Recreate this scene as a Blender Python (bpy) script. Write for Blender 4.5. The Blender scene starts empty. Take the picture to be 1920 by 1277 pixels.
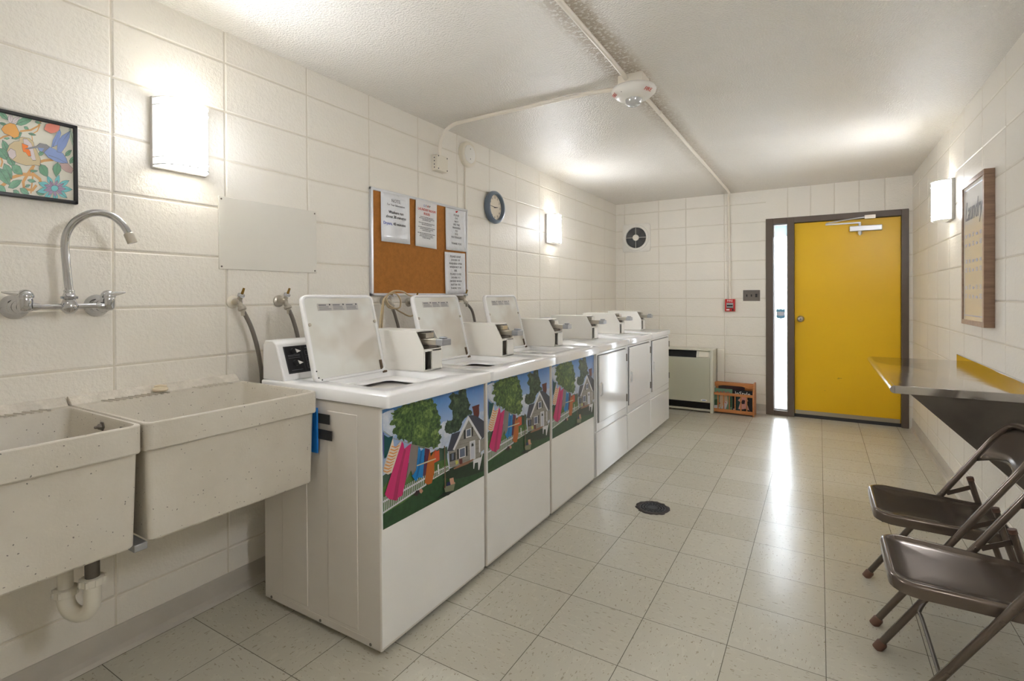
import bpy, bmesh, math, random
from mathutils import Matrix, Vector
EXPOSURE = 3.42; WORLD = 1.7; SHADE = 13.5; BULB = 0.08; CEIL = 0.6
PI = math.pi
SC = bpy.context.scene
COL = SC.collection

# ------------------------------------------------------------------ camera, world, exposure
XL, XR, YB, YF, ZC = -2.116, 0.739, 6.106, -1.3, 2.364
cam_d = bpy.data.cameras.new('camera'); cam = bpy.data.objects.new('camera', cam_d); COL.objects.link(cam)
yaw, pit, rol = 0.55002, 0.00596, -0.00479
fw = Vector((-math.sin(yaw)*math.cos(pit), math.cos(yaw)*math.cos(pit), -math.sin(pit)))
rt = Vector((math.cos(yaw), math.sin(yaw), 0)); up = rt.cross(fw)
rt2 = rt*math.cos(rol) + up*math.sin(rol); up2 = up*math.cos(rol) - rt*math.sin(rol)
cam.matrix_world = Matrix(((rt2.x, up2.x, -fw.x, 0), (rt2.y, up2.y, -fw.y, 0), (rt2.z, up2.z, -fw.z, 1.2531), (0, 0, 0, 1)))
cam_d.sensor_width = 36.0
cam_d.lens = 970.096/1920*36.0
cam_d.shift_x = (960-941.97)/1920
cam_d.shift_y = -(638.5-562.0)/1920
cam_d.clip_start = 0.02
SC.camera = cam
SC.view_settings.view_transform = 'Standard'
SC.view_settings.look = 'None'
SC.view_settings.gamma = 1.0
SC.view_settings.use_curve_mapping = False
SC.view_settings.exposure = EXPOSURE
w = bpy.data.worlds.new('world'); SC.world = w; w.use_nodes = True
bg = w.node_tree.nodes['Background']; bg.inputs[0].default_value = (0.93, 0.96, 1.0, 1); bg.inputs[1].default_value = WORLD
# daylight through the sidelight (sampling portal for the sky, gives off nothing itself)
pd = bpy.data.lights.new('sky_portal', 'AREA'); pd.shape = 'RECTANGLE'; pd.size = 0.14; pd.size_y = 1.96
pd.cycles.is_portal = True
po = bpy.data.objects.new('sky_portal', pd); COL.objects.link(po); po.location = (-0.347, YB+0.16, 1.025); po.rotation_euler = (-PI/2, 0, 0)
SC.cycles.use_denoising = True
SC.cycles.max_bounces = 14
SC.cycles.diffuse_bounces = 10
SC.cycles.sample_clamp_indirect = 8.0

# ------------------------------------------------------------------ materials
def lin(c):
    return tuple(((v/255)/12.92 if v/255 <= 0.04045 else ((v/255+0.055)/1.055)**2.4) for v in c) + (1.0,)
class NT:
    def __init__(s, name):
        s.m = bpy.data.materials.new(name); s.m.use_nodes = True; s.t = s.m.node_tree
        s.b = s.t.nodes['Principled BSDF']; s.o = s.t.nodes['Material Output']
    def n(s, typ, **kw):
        nd = s.t.nodes.new(typ)
        for k, v in kw.items():
            if k.startswith('i_'):
                nd.inputs[k[2:].replace('_', ' ')].default_value = v
            else: setattr(nd, k, v)
        return nd
    def l(s, a, b): s.t.links.new(a, b)
    def math(s, op, a, b=None, c=None):
        nd = s.t.nodes.new('ShaderNodeMath'); nd.operation = op
        for i, x in enumerate((a, b, c)):
            if x is None: continue
            if hasattr(x, 'is_linked') or hasattr(x, 'links'): s.l(x, nd.inputs[i])
            else: nd.inputs[i].default_value = x
        return nd.outputs[0]
    def coord(s): return s.n('ShaderNodeTexCoord').outputs['Object']
    def noise(s, scale, detail=2, rough=0.5, vec=None):
        nd = s.n('ShaderNodeTexNoise'); nd.inputs['Scale'].default_value = scale; nd.inputs['Detail'].default_value = detail
        nd.inputs['Roughness'].default_value = rough
        s.l(vec if vec is not None else s.coord(), nd.inputs['Vector']); return nd.outputs['Fac']
    def ramp(s, fac, stops):
        nd = s.n('ShaderNodeValToRGB'); e = nd.color_ramp.elements
        while len(e) < len(stops): e.new(0.5)
        for x, (p, c) in zip(e, stops):
            x.position = p; x.color = c if len(c) == 4 else lin(c)
        s.l(fac, nd.inputs[0]); return nd.outputs['Color']
    def mix(s, fac, a, b):
        nd = s.n('ShaderNodeMix', data_type='RGBA')
        for i, x in ((0, fac), (6, a), (7, b)):
            if hasattr(x, 'links'): s.l(x, nd.inputs[i])
            else: nd.inputs[i].default_value = x
        return nd.outputs[2]
    def bump(s, h, dist, strength=1.0, prev=None):
        nd = s.n('ShaderNodeBump'); nd.inputs['Distance'].default_value = dist; nd.inputs['Strength'].default_value = strength
        s.l(h, nd.inputs['Height'])
        if prev is not None: s.l(prev, nd.inputs['Normal'])
        return nd.outputs[0]
def mat(name, rgb, rough=0.5, metal=0.0, spec=0.5, coat=0.0, bump=None, var=0.0, vscale=6.0, aniso=0.0):
    t = NT(name); b = t.b
    b.inputs['Roughness'].default_value = rough; b.inputs['Metallic'].default_value = metal
    b.inputs['Specular IOR Level'].default_value = spec; b.inputs['Coat Weight'].default_value = coat
    b.inputs['Coat Roughness'].default_value = 0.08
    c = lin(rgb)
    if var:
        f = t.noise(vscale, 4, 0.6)
        d = tuple(x*(1-var) for x in c[:3]) + (1,)
        t.l(t.ramp(f, [(0.35, d), (0.65, c)]), b.inputs['Base Color'])
    else: b.inputs['Base Color'].default_value = c
    if bump:
        t.l(t.bump(t.noise(bump[0], 3, 0.6), bump[1]), b.inputs['Normal'])
    t.m.diffuse_color = c
    return t.m
def emis(name, rgb, strength):
    t = NT(name); t.b.inputs['Base Color'].default_value = lin((250, 248, 240))
    t.b.inputs['Emission Color'].default_value = lin(rgb); t.b.inputs['Emission Strength'].default_value = strength
    t.b.inputs['Roughness'].default_value = 0.4
    return t.m
M = {}
def wall_mat(name, base, rough=0.42):
    t = NT(name)
    big = t.noise(1.3, 3); 
    c0 = tuple(x*0.95 for x in lin(base)[:3])+(1,)
    col = t.ramp(big, [(0.3, c0), (0.7, lin(base))])
    pits = t.n('ShaderNodeTexVoronoi'); pits.inputs['Scale'].default_value = 38; t.l(t.coord(), pits.inputs['Vector'])
    pm = t.math('LESS_THAN', pits.outputs['Distance'], 0.045)
    sel = t.math('GREATER_THAN', t.noise(9, 2), 0.60)
    pm = t.math('MULTIPLY', pm, sel)
    col = t.mix(t.math('MULTIPLY', pm, 0.35), col, lin((120, 105, 85)))
    t.l(col, t.b.inputs['Base Color']); t.b.inputs['Roughness'].default_value = rough
    t.b.inputs['Specular IOR Level'].default_value = 0.45
    n1 = t.noise(70, 3, 0.65); n2 = t.noise(16, 3, 0.6)
    b1 = t.bump(n1, 0.003, 0.9); b2 = t.bump(n2, 0.002, 0.8, b1); b3 = t.bump(t.math('SUBTRACT', 1.0, pm), 0.001, 0.6, b2)
    t.l(b3, t.b.inputs['Normal'])
    return t.m
M['wall'] = wall_mat('painted_block', (234, 229, 219))
M['joint'] = mat('painted_joint', (216, 209, 194), 0.5, bump=(60, 0.002))
M['base'] = mat('cove_base_vinyl', (196, 190, 180), 0.4, var=0.12, vscale=5)
# ceiling: stippled, semi-gloss paint, with old smoke-brown stains along the conduit
t = NT('stippled_ceiling'); co = t.coord()
sx = t.n('ShaderNodeSeparateXYZ'); t.l(co, sx.inputs[0])
dx = t.math('ABSOLUTE', t.math('ADD', sx.outputs[0], 0.82))
dirt = t.math('MULTIPLY', t.math('SUBTRACT', 1.0, t.math('MINIMUM', t.math('DIVIDE', dx, 0.11), 1.0)), t.noise(14, 4, 0.7))
near = t.math('SUBTRACT', 1.0, t.math('MINIMUM', t.math('DIVIDE', t.math('ABSOLUTE', t.math('ADD', sx.outputs[1], -2.3)), 1.3), 1.0))
dirt = t.math('MULTIPLY', dirt, t.math('ADD', 0.35, near))
dirt2 = t.math('MULTIPLY', t.math('GREATER_THAN', t.noise(60, 3, 0.6), 0.45), t.math('MULTIPLY', dirt, 1.4))
col = t.mix(t.math('MINIMUM', dirt2, 0.45), t.ramp(t.noise(1.1, 3), [(0.3, (226, 222, 214)), (0.7, (232, 228, 221))]), lin((150, 125, 85)))
t.l(col, t.b.inputs['Base Color']); t.b.inputs['Roughness'].default_value = 0.2; t.b.inputs['Specular IOR Level'].default_value = 0.5
b1 = t.bump(t.noise(115, 2, 0.55), 0.008, 0.7); b2 = t.bump(t.noise(260, 2, 0.5), 0.002, 0.5, b1); t.l(b2, t.b.inputs['Normal'])
M['ceiling'] = t.m
# floor: 12 inch vinyl composition tiles with streaky flecks, waxed
t = NT('vinyl_tile'); co = t.coord(); TS = 0.30191
mp = t.n('ShaderNodeMapping'); t.l(co, mp.inputs[0]); mp.inputs['Location'].default_value = (1.19045/TS+20, -1.69004/TS+20, 0); mp.inputs['Scale'].default_value = (1/TS, 1/TS, 1)
sp = t.n('ShaderNodeSeparateXYZ'); t.l(mp.outputs[0], sp.inputs[0])
fx = t.math('FRACT', sp.outputs[0]); fy = t.math('FRACT', sp.outputs[1]); ix = t.math('FLOOR', sp.outputs[0]); iy = t.math('FLOOR', sp.outputs[1])
def edge(f): return t.math('MINIMUM', f, t.math('SUBTRACT', 1.0, f))
ed = t.math('MINIMUM', edge(fx), edge(fy)); seam = t.math('LESS_THAN', ed, 0.0042)
wn = t.n('ShaderNodeTexWhiteNoise'); wn.noise_dimensions = '2D'; cb = t.n('ShaderNodeCombineXYZ'); t.l(ix, cb.inputs[0]); t.l(iy, cb.inputs[1]); t.l(cb.outputs[0], wn.inputs['Vector'])
par = t.math('MODULO', t.math('ADD', ix, iy), 2.0)
s1 = t.n('ShaderNodeMapping'); t.l(co, s1.inputs[0]); s1.inputs['Scale'].default_value = (1, 0.38, 1)
s2 = t.n('ShaderNodeMapping'); t.l(co, s2.inputs[0]); s2.inputs['Scale'].default_value = (0.38, 1, 1)
vm = t.n('ShaderNodeMix', data_type='VECTOR'); t.l(par, vm.inputs[0]); t.l(s1.outputs[0], vm.inputs[4]); t.l(s2.outputs[0], vm.inputs[5])
fl = t.noise(110, 2, 0.55, vm.outputs[1]); fl2 = t.noise(55, 2, 0.5, vm.outputs[1])
col = t.ramp(wn.outputs['Value'], [(0.0, (194, 190, 175)), (1.0, (201, 198, 185))])
col = t.mix(t.math('MULTIPLY', t.math('GREATER_THAN', fl2, 0.60), 0.16), col, lin((224, 220, 205)))
col = t.mix(t.math('MULTIPLY', t.math('GREATER_THAN', fl, 0.645), 0.50), col, lin((128, 112, 84)))
col = t.mix(t.math('MULTIPLY', seam, 0.8), col, lin((70, 62, 50)))
t.l(col, t.b.inputs['Base Color'])
rr = t.math('ADD', 0.225, t.math('MULTIPLY', t.noise(3.0, 5, 0.65), 0.04)); t.l(rr, t.b.inputs['Roughness'])
nb = t.bump(t.noise(5.5, 2), 0.004, 0.35); nb2 = t.bump(t.math('SUBTRACT', 1.0, seam), 0.0008, 1.0, nb); t.l(nb2, t.b.inputs['Normal'])
t.b.inputs['Specular IOR Level'].default_value = 0.5
M['floor'] = t.m
# speckled cast sink
t = NT('speckled_sink'); vo = t.n('ShaderNodeTexVoronoi'); vo.inputs['Scale'].default_value = 80
mpp = t.n('ShaderNodeMapping'); nz = t.n('ShaderNodeTexNoise'); nz.inputs['Scale'].default_value = 30; t.l(t.coord(), nz.inputs['Vector'])
va = t.n('ShaderNodeVectorMath', operation='MULTIPLY_ADD'); t.l(nz.outputs['Color'], va.inputs[0]); va.inputs[1].default_value = (0.02, 0.02, 0.02); t.l(t.coord(), va.inputs[2])
t.l(va.outputs[0], vo.inputs['Vector'])
hs = t.n('ShaderNodeSeparateColor'); t.l(vo.outputs['Color'], hs.inputs[0])
fk = t.math('MULTIPLY', t.math('LESS_THAN', vo.outputs['Distance'], t.math('MULTIPLY', hs.outputs[1], 0.17)), t.math('GREATER_THAN', hs.outputs[0], 0.3))
col = t.mix(t.math('MULTIPLY', fk, 0.75), t.ramp(t.noise(4, 5, 0.65), [(0.3, (198, 191, 177)), (0.7, (210, 204, 192))]), lin((70, 66, 62)))
col = t.mix(t.math('MULTIPLY', t.math('GREATER_THAN', t.noise(3.1, 5, 0.7), 0.66), 0.18), col, lin((160, 130, 80)))
t.l(col, t.b.inputs['Base Color']); t.b.inputs['Roughness'].default_value = 0.42
t.l(t.bump(t.noise(150, 2), 0.0006), t.b.inputs['Normal'])
M['sink'] = t.m
M['enamel'] = mat('white_enamel', (236, 236, 236), 0.16, coat=0.3)
M['enamel_dry'] = mat('bright_white_enamel', (237, 238, 240), 0.13, coat=0.3)
M['body'] = mat('cream_white_enamel', (236, 235, 233), 0.2, coat=0.2, var=0.03, vscale=3)
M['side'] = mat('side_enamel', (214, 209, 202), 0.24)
t = NT('lid_inner_enamel'); nz = t.noise(3.2, 3, 0.55)
t.l(t.mix(t.math('MULTIPLY', t.math('MINIMUM', t.math('MAXIMUM', t.math('MULTIPLY', t.math('SUBTRACT', nz, 0.5), 6.0), 0.0), 1.0), 0.45), lin((222, 222, 216)), lin((178, 160, 138))), t.b.inputs['Base Color']); t.b.inputs['Roughness'].default_value = 0.26
M['lid'] = t.m
M['plastic_w'] = mat('white_plastic', (232, 229, 222), 0.4)
M['grey_frame'] = mat('grey_metal', (170, 172, 176), 0.35, 0.6)
M['chrome'] = mat('chrome', (196, 197, 199), 0.07, 1.0)
M['steel'] = mat('stainless_steel', (200, 198, 196), 0.1, 1.0, bump=(1.6, 0.003))
M['steel_dark'] = mat('dull_steel', (128, 122, 116), 0.38, 1.0, var=0.2, vscale=4)
M['nickel'] = mat('worn_nickel', (190, 184, 172), 0.28, 1.0)
M['brass'] = mat('aged_brass', (150, 118, 60), 0.35, 1.0)
M['hose'] = mat('braided_hose', (128, 122, 114), 0.45, 0.5, bump=(500, 0.001))
M['black'] = mat('black_plastic', (22, 22, 24), 0.35)
M['void'] = mat('dark_void', (10, 10, 10), 0.8)
M['dark'] = mat('dark_grey', (52, 52, 54), 0.5)
M['cork'] = mat('cork', (178, 116, 50), 0.9, bump=(240, 0.001), var=0.18, vscale=45)
M['alu'] = mat('aluminium_trim', (205, 206, 208), 0.35, 0.7)
M['paper'] = mat('paper', (232, 232, 232), 0.6)
M['film'] = mat('plastic_sleeve', (226, 229, 234), 0.14, coat=0.5, bump=(28, 0.004))
M['ink'] = mat('black_ink', (40, 40, 48), 0.7)
M['ink_grey'] = mat('grey_ink', (120, 120, 124), 0.7)
M['ink_red'] = mat('red_ink', (205, 60, 45), 0.7)
M['ink_blue'] = mat('blue_ink', (60, 90, 190), 0.7)
M['conduit'] = mat('painted_conduit', (230, 223, 210), 0.3)
M['off'] = mat('offwhite_plastic', (226, 219, 203), 0.4)
M['clockblue'] = mat('slate_blue_plastic', (100, 113, 128), 0.28)
M['clockface'] = mat('clock_face', (232, 222, 204), 0.5)
M['yellow'] = None
t = NT('yellow_door_paint'); sxy = t.coord()
col = t.ramp(t.noise(1.2, 4, 0.6), [(0.3, (232, 184, 12)), (0.7, (238, 192, 24))])
mk = t.n('ShaderNodeMapping'); t.l(sxy, mk.inputs[0]); mk.inputs['Scale'].default_value = (9, 1, 30)
sc_ = t.noise(1.0, 3, 0.6, mk.outputs[0]); spz = t.n('ShaderNodeSeparateXYZ'); t.l(sxy, spz.inputs[0])
low = t.math('LESS_THAN', spz.outputs[2], 0.55)
col = t.mix(t.math('MULTIPLY', t.math('MULTIPLY', t.math('GREATER_THAN', sc_, 0.72), low), 0.5), col, lin((110, 85, 30)))
t.l(col, t.b.inputs['Base Color']); t.b.inputs['Roughness'].default_value = 0.38; t.l(t.bump(t.noise(7, 2), 0.002), t.b.inputs['Normal'])
M['yellow'] = t.m
M['frame'] = mat('brown_frame_paint', (98, 86, 76), 0.38, var=0.08, vscale=9)
M['red'] = mat('alarm_red', (196, 28, 34), 0.3)
M['white_paint'] = mat('white_print', (240, 238, 235), 0.5)
M['heater'] = mat('heater_enamel', (196, 196, 178), 0.35)
M['heater_l'] = mat('heater_light', (214, 212, 198), 0.4)
M['plate'] = mat('cover_plate_paint', (219, 215, 205), 0.4)
M['brown'] = mat('brown_chair_enamel', (112, 101, 92), 0.22, 0.65, var=0.12, vscale=5)
M['rubber'] = mat('brown_rubber', (104, 72, 56), 0.55)
def wood(name, a, b, sc=(30, 30, 3)):
    t = NT(name); mp = t.n('ShaderNodeMapping'); t.l(t.coord(), mp.inputs[0]); mp.inputs['Scale'].default_value = sc
    f = t.noise(1.6, 5, 0.6, mp.outputs[0]); t.l(t.ramp(f, [(0.3, a), (0.7, b)]), t.b.inputs['Base Color'])
    t.b.inputs['Roughness'].default_value = 0.4; t.l(t.bump(f, 0.0006), t.b.inputs['Normal']); return t.m
M['oak'] = wood('oak_finish', (176, 108, 58), (205, 140, 84), (4, 30, 30))
M['walnut'] = wood('walnut_finish', (128, 100, 80), (164, 132, 108), (30, 30, 4))
M['pvc'] = mat('white_pvc', (224, 219, 206), 0.35)
M['castiron'] = mat('rusty_iron', (70, 62, 60), 0.6, 0.3, var=0.45, vscale=30, bump=(60, 0.003))
M['blue'] = mat('bright_blue_plastic', (28, 120, 205), 0.3)
M['tape'] = mat('black_tape', (46, 46, 46), 0.7, bump=(300, 0.001))
M['cord'] = mat('beige_cord', (190, 170, 135), 0.45)
M['rust'] = mat('rusty_hinge', (120, 100, 80), 0.5, 0.6, var=0.5, vscale=60)
M['soap'] = mat('old_soap', (232, 218, 192), 0.5)
M['caulk'] = mat('dirty_caulk', (222, 215, 203), 0.6, var=0.2, vscale=22, bump=(70, 0.004))
M['signpaper'] = mat('sign_board_under_glass', (226, 226, 224), 0.08, coat=0.3)
M['lblue'] = mat('pale_blue_print', (120, 150, 205), 0.3)
M['artpaper'] = mat('art_paper', (222, 220, 206), 0.35)
M['blackframe'] = mat('black_picture_frame', (24, 24, 26), 0.28)
M['concrete'] = mat('outdoor_concrete', (190, 190, 188), 0.8)
# clear pane: fresnel mix of transparency and mirror
t = NT('clear_glass'); tr = t.n('ShaderNodeBsdfTransparent'); gl = t.n('ShaderNodeBsdfGlossy'); gl.inputs['Roughness'].default_value = 0.01
fr = t.n('ShaderNodeFresnel'); fr.inputs[0].default_value = 1.45; mx = t.n('ShaderNodeMixShader')
tr.inputs[0].default_value = (0.95, 0.98, 1.0, 1); t.l(fr.outputs[0], mx.inputs[0]); t.l(tr.outputs[0], mx.inputs[1]); t.l(gl.outputs[0], mx.inputs[2]); t.l(mx.outputs[0], t.o.inputs[0])
M['glass'] = t.m
t = NT('frosted_film'); tr = t.n('ShaderNodeBsdfTranslucent'); tr.inputs[0].default_value = (0.55, 0.62, 0.68, 1); df = t.n('ShaderNodeBsdfDiffuse'); df.inputs[0].default_value = (0.7, 0.75, 0.8, 1)
mx = t.n('ShaderNodeMixShader'); mx.inputs[0].default_value = 0.4; t.l(tr.outputs[0], mx.inputs[1]); t.l(df.outputs[0], mx.inputs[2]); t.l(mx.outputs[0], t.o.inputs[0])
M['frost'] = t.m
M['shade'] = emis('lit_acrylic_shade', (246, 249, 255), SHADE)
t = NT.__new__(NT); t.m = M['shade']; t.t = t.m.node_tree; t.b = t.t.nodes['Principled BSDF']   # emission painted dimmer toward the sides, so less glow lands on the wall
sz = t.n('ShaderNodeSeparateXYZ'); t.l(t.coord(), sz.inputs[0])
t.l(t.math('MULTIPLY', t.math('MAXIMUM', t.math('POWER', t.math('MAXIMUM', t.math('DIVIDE', t.math('SUBTRACT', sz.outputs[2], 0.014), 0.089), 0.0), 3.0), 0.035), SHADE), t.b.inputs['Emission Strength'])
PC = {'line_dark': (112, 108, 102), 'sky': (70, 130, 195), 'sky_low': (120, 165, 208), 'cloud': (190, 200, 215), 'hill': (60, 88, 70), 'field': (88, 126, 62), 'lawn': (38, 78, 42), 'lawn_dark': (30, 52, 34),
 'roof': (58, 62, 78), 'siding': (146, 142, 134), 'trim': (214, 214, 218), 'brick': (96, 40, 36), 'shutter': (30, 32, 34), 'pane': (92, 102, 126), 'door_grey': (190, 192, 204), 'deck': (140, 98, 74),
 'yellow': (190, 190, 90), 'line': (150, 150, 140), 'teal': (14, 74, 76), 'purple': (92, 84, 150), 'stripe': (214, 200, 184), 'orange_stripe': (214, 138, 62), 'pink': (196, 44, 108), 'pink_dark': (166, 36, 88),
 'grey_cloth': (130, 122, 118), 'blue': (18, 122, 190), 'blue_dark': (14, 96, 160), 'plum': (84, 38, 66), 'rust': (180, 96, 34), 'red': (196, 78, 48), 'pole_cloth': (200, 190, 160), 'pole': (110, 92, 66),
 'basket': (120, 124, 98), 'basket_dark': (28, 40, 30), 'skin': (190, 140, 116), 'navy': (34, 46, 92), 'dark': (48, 26, 34),
 'branch': (216, 166, 106), 'leaf': (134, 186, 152), 'leaf_light': (186, 204, 182), 'leaf_dark': (112, 160, 128), 'white_petal': (216, 204, 204), 'bud': (232, 172, 92), 'cream': (208, 190, 150), 'orange': (240, 130, 50),
 'bird': (138, 158, 206), 'bird_grey': (140, 140, 144), 'ink': (96, 104, 104), 'pinkish': (196, 168, 164), 'red_ink': (216, 130, 112), 'teal_petal': (118, 196, 200), 'violet': (168, 144, 176)}
def pmat(k):
    key = 'print_' + k
    if key not in M:
        if k in ('tree', 'tree_light', 'pine', 'pine_light'):
            t = NT(key); n = t.noise(52, 5, 0.72)
            a, b, c = {'tree': ((28, 52, 30), (62, 92, 48), (116, 140, 72)), 'tree_light': ((48, 78, 38), (96, 122, 62), (140, 160, 90)),
                       'pine': ((24, 40, 32), (48, 68, 52), (84, 104, 76)), 'pine_light': ((44, 64, 48), (72, 92, 66), (100, 118, 86))}[k]
            t.l(t.ramp(n, [(0.38, a), (0.5, b), (0.66, c)]), t.b.inputs['Base Color']); t.b.inputs['Roughness'].default_value = 0.35; M[key] = t.m
        elif k in ('sky', 'cloud', 'sky_low'):
            t = NT(key); n = t.noise(9, 5, 0.65); a, b = {'sky': ((56, 116, 190), (92, 146, 206)), 'sky_low': ((116, 160, 206), (168, 190, 214)), 'cloud': ((158, 176, 202), (220, 222, 228))}[k]
            cc = t.ramp(n, [(0.4, a), (0.62, b)])
            if k == 'sky':
                sz_ = t.n('ShaderNodeSeparateXYZ'); t.l(t.coord(), sz_.inputs[0]); mr_ = t.n('ShaderNodeMapRange'); t.l(t.math('ADD', sz_.outputs[2], t.math('MULTIPLY', n, 0.14)), mr_.inputs[0])
                mr_.inputs[1].default_value = 0.92; mr_.inputs[2].default_value = 0.72; cc = t.mix(mr_.outputs[0], cc, lin((186, 200, 222)))
            t.l(cc, t.b.inputs['Base Color']); t.b.inputs['Roughness'].default_value = 0.35; M[key] = t.m
        elif k in ('lawn', 'lawn_dark', 'field', 'siding', 'leaf'):
            M[key] = mat(key, PC[k], 0.35, var=0.35 if k != 'siding' else 0.15, vscale=60)
        else: M[key] = mat(key, PC[k], 0.35)
    return M[key]

# ------------------------------------------------------------------ mesh helpers
class MB:
    def __init__(s, T=None): s.v = []; s.f = []; s.mi = []; s.sm = []; s.T = T; s.mats = []
    def midx(s, m):
        if m not in s.mats: s.mats.append(m)
        return s.mats.index(m)
    def add(s, vs, fs, m, smooth=False):
        o = len(s.v); s.v += [tuple(x) for x in vs]; k = s.midx(m)
        for f in fs: s.f.append(tuple(i+o for i in f)); s.mi.append(k); s.sm.append(smooth)
        return s
    def box(s, x0, x1, y0, y1, z0, z1, m):
        v = [(x, y, z) for x in (x0, x1) for y in (y0, y1) for z in (z0, z1)]
        return s.add(v, [(0, 1, 3, 2), (4, 6, 7, 5), (0, 4, 5, 1), (2, 3, 7, 6), (0, 2, 6, 4), (1, 5, 7, 3)], m)
    def prism(s, poly, axis, a, b, m, smooth=False):
        # poly of 2D points in the two remaining axes (in xyz order)
        def P(p, t):
            r = [0, 0, 0]; o = [i for i in range(3) if i != axis]; r[o[0]] = p[0]; r[o[1]] = p[1]; r[axis] = t; return tuple(r)
        n = len(poly); v = [P(p, a) for p in poly]+[P(p, b) for p in poly]
        fs = [tuple(range(n)), tuple(range(2*n-1, n-1, -1))]
        s.add(v, fs, m); o = len(s.v)-2*n; k = s.midx(m)
        for i in range(n):
            j = (i+1) % n; s.f.append((o+i, o+n+i, o+n+j, o+j)); s.mi.append(k); s.sm.append(smooth)
        return s
    def poly(s, pts, m): return s.add(pts, [tuple(range(len(pts)))], m)
    def loft(s, rings, m, cap0=True, cap1=True, smooth=True, closed=True):
        n = len(rings[0]); v = [p for r in rings for p in r]; fs = []
        for i in range(len(rings)-1):
            for j in range(n if closed else n-1):
                k = (j+1) % n; fs.append((i*n+j, i*n+k, (i+1)*n+k, (i+1)*n+j))
        if cap0: fs.append(tuple(range(n-1, -1, -1)))
        if cap1: fs.append(tuple(range((len(rings)-1)*n, len(rings)*n)))
        return s.add(v, fs, m, smooth)
    def tube(s, pts, r, m, n=10, caps=True):
        pts = [Vector(p) for p in pts]; rings = []; N = len(pts); prev = None
        for i, p in enumerate(pts):
            d = (pts[min(N-1, i+1)]-pts[max(0, i-1)]).normalized()
            if prev is None:
                a = Vector((0, 0, 1)) if abs(d.z) < 0.9 else Vector((1, 0, 0)); x = d.cross(a).normalized()
            else: x = (prev - d*prev.dot(d)).normalized()
            prev = x; y = d.cross(x); rr = r[i] if isinstance(r, (list, tuple)) else r
            rings.append([tuple(p+x*rr*math.cos(t*2*PI/n)+y*rr*math.sin(t*2*PI/n)) for t in range(n)])
        return s.loft(rings, m, caps, caps)
    def lathe(s, prof, c, axis, m, n=24, cap0=True, cap1=True):
        # prof: (radius, height along axis)
        A = Vector(axis).normalized(); a = Vector((0, 0, 1)) if abs(A.z) < 0.9 else Vector((1, 0, 0)); X = A.cross(a).normalized(); Y = A.cross(X); c = Vector(c)
        rings = [[tuple(c+A*h+X*r*math.cos(t*2*PI/n)+Y*r*math.sin(t*2*PI/n)) for t in range(n)] for r, h in prof]
        return s.loft(rings, m, cap0, cap1)
    def build(s, name, parent=None, bevel=0, seg=2, angle=35, kind=None, label=None, loc=None, sharp=50):
        me = bpy.data.meshes.new(name); me.from_pydata(s.v, [], s.f)
        for m in s.mats: me.materials.append(m)
        me.polygons.foreach_set('material_index', s.mi); me.polygons.foreach_set('use_smooth', s.sm)
        bm = bmesh.new(); bm.from_mesh(me); bmesh.ops.recalc_face_normals(bm, faces=bm.faces); bm.to_mesh(me); bm.free()
        if any(s.sm): me.set_sharp_from_angle(angle=math.radians(sharp))
        me.update()
        o = bpy.data.objects.new(name, me); COL.objects.link(o)
        if parent: o.parent = parent
        if loc: o.location = loc
        if bevel:
            b = o.modifiers.new('bevel', 'BEVEL'); b.width = bevel; b.segments = seg; b.limit_method = 'ANGLE'; b.angle_limit = math.radians(angle); b.harden_normals = False
            me.polygons.foreach_set('use_smooth', [True]*len(me.polygons)); me.set_sharp_from_angle(angle=math.radians(angle))
        if kind: o['kind'] = kind
        if label: o['label'] = label
        return o
def root(name, loc, label, cat, group=None, M3=None, rz=0):
    o = bpy.data.objects.new(name, None); COL.objects.link(o); o.empty_display_size = 0.05
    if M3 is not None: o.matrix_world = Matrix.Translation(loc) @ M3.to_4x4()
    else: o.location = loc; o.rotation_euler = (0, 0, rz)
    o['label'] = label; o['category'] = cat
    if group: o['group'] = group
    return o
def tag(o, label, cat, group=None):
    o['label'] = label; o['category'] = cat
    if group: o['group'] = group
    return o
def cols(a, b, c): return Matrix((a, b, c)).transposed()
ML = cols((0, 1, 0), (0, 0, 1), (1, 0, 0))     # on the left wall: u = +y, v = up, w = +x
MBK = cols((1, 0, 0), (0, 0, 1), (0, -1, 0))   # on the back wall: u = +x, v = up, w = -y
MR = cols((0, -1, 0), (0, 0, 1), (-1, 0, 0))   # on the right wall
def text(body, size, u, v, w, m, parent, name='lettering', align='CENTER', sx=1.0, depth=0.0004, shear=0.0, rot=None, label=None):
    cu = bpy.data.curves.new(name, 'FONT'); cu.body = body; cu.size = size; cu.align_x = align; cu.align_y = 'CENTER'; cu.extrude = depth; cu.shear = shear
    cu.resolution_u = 2; cu.space_line = 1.0
    tmp = bpy.data.objects.new(name, cu); COL.objects.link(tmp)
    dg = bpy.context.evaluated_depsgraph_get(); dg.update()
    me = bpy.data.meshes.new_from_object(tmp.evaluated_get(dg)); bpy.data.objects.remove(tmp)
    me.materials.clear(); me.materials.append(m)
    o = bpy.data.objects.new(name, me); COL.objects.link(o); o.parent = parent; o.location = (u, v, w); o.scale = (sx, 1, 1)
    if rot is not None: o.rotation_euler = rot
    if label: o['label'] = label
    return o
def rrect(x0, x1, y0, y1, r, n=5):
    P = []
    for cx, cy, a0 in ((x1-r, y1-r, 0), (x0+r, y1-r, 90), (x0+r, y0+r, 180), (x1-r, y0+r, 270)):
        for i in range(n+1):
            a = math.radians(a0+90*i/n); P.append((cx+r*math.cos(a), cy+r*math.sin(a)))
    return P
def arc(cx, cy, r, a0, a1, n): return [(cx+r*math.cos(math.radians(a0+(a1-a0)*i/n)), cy+r*math.sin(math.radians(a0+(a1-a0)*i/n))) for i in range(n+1)]
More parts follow.
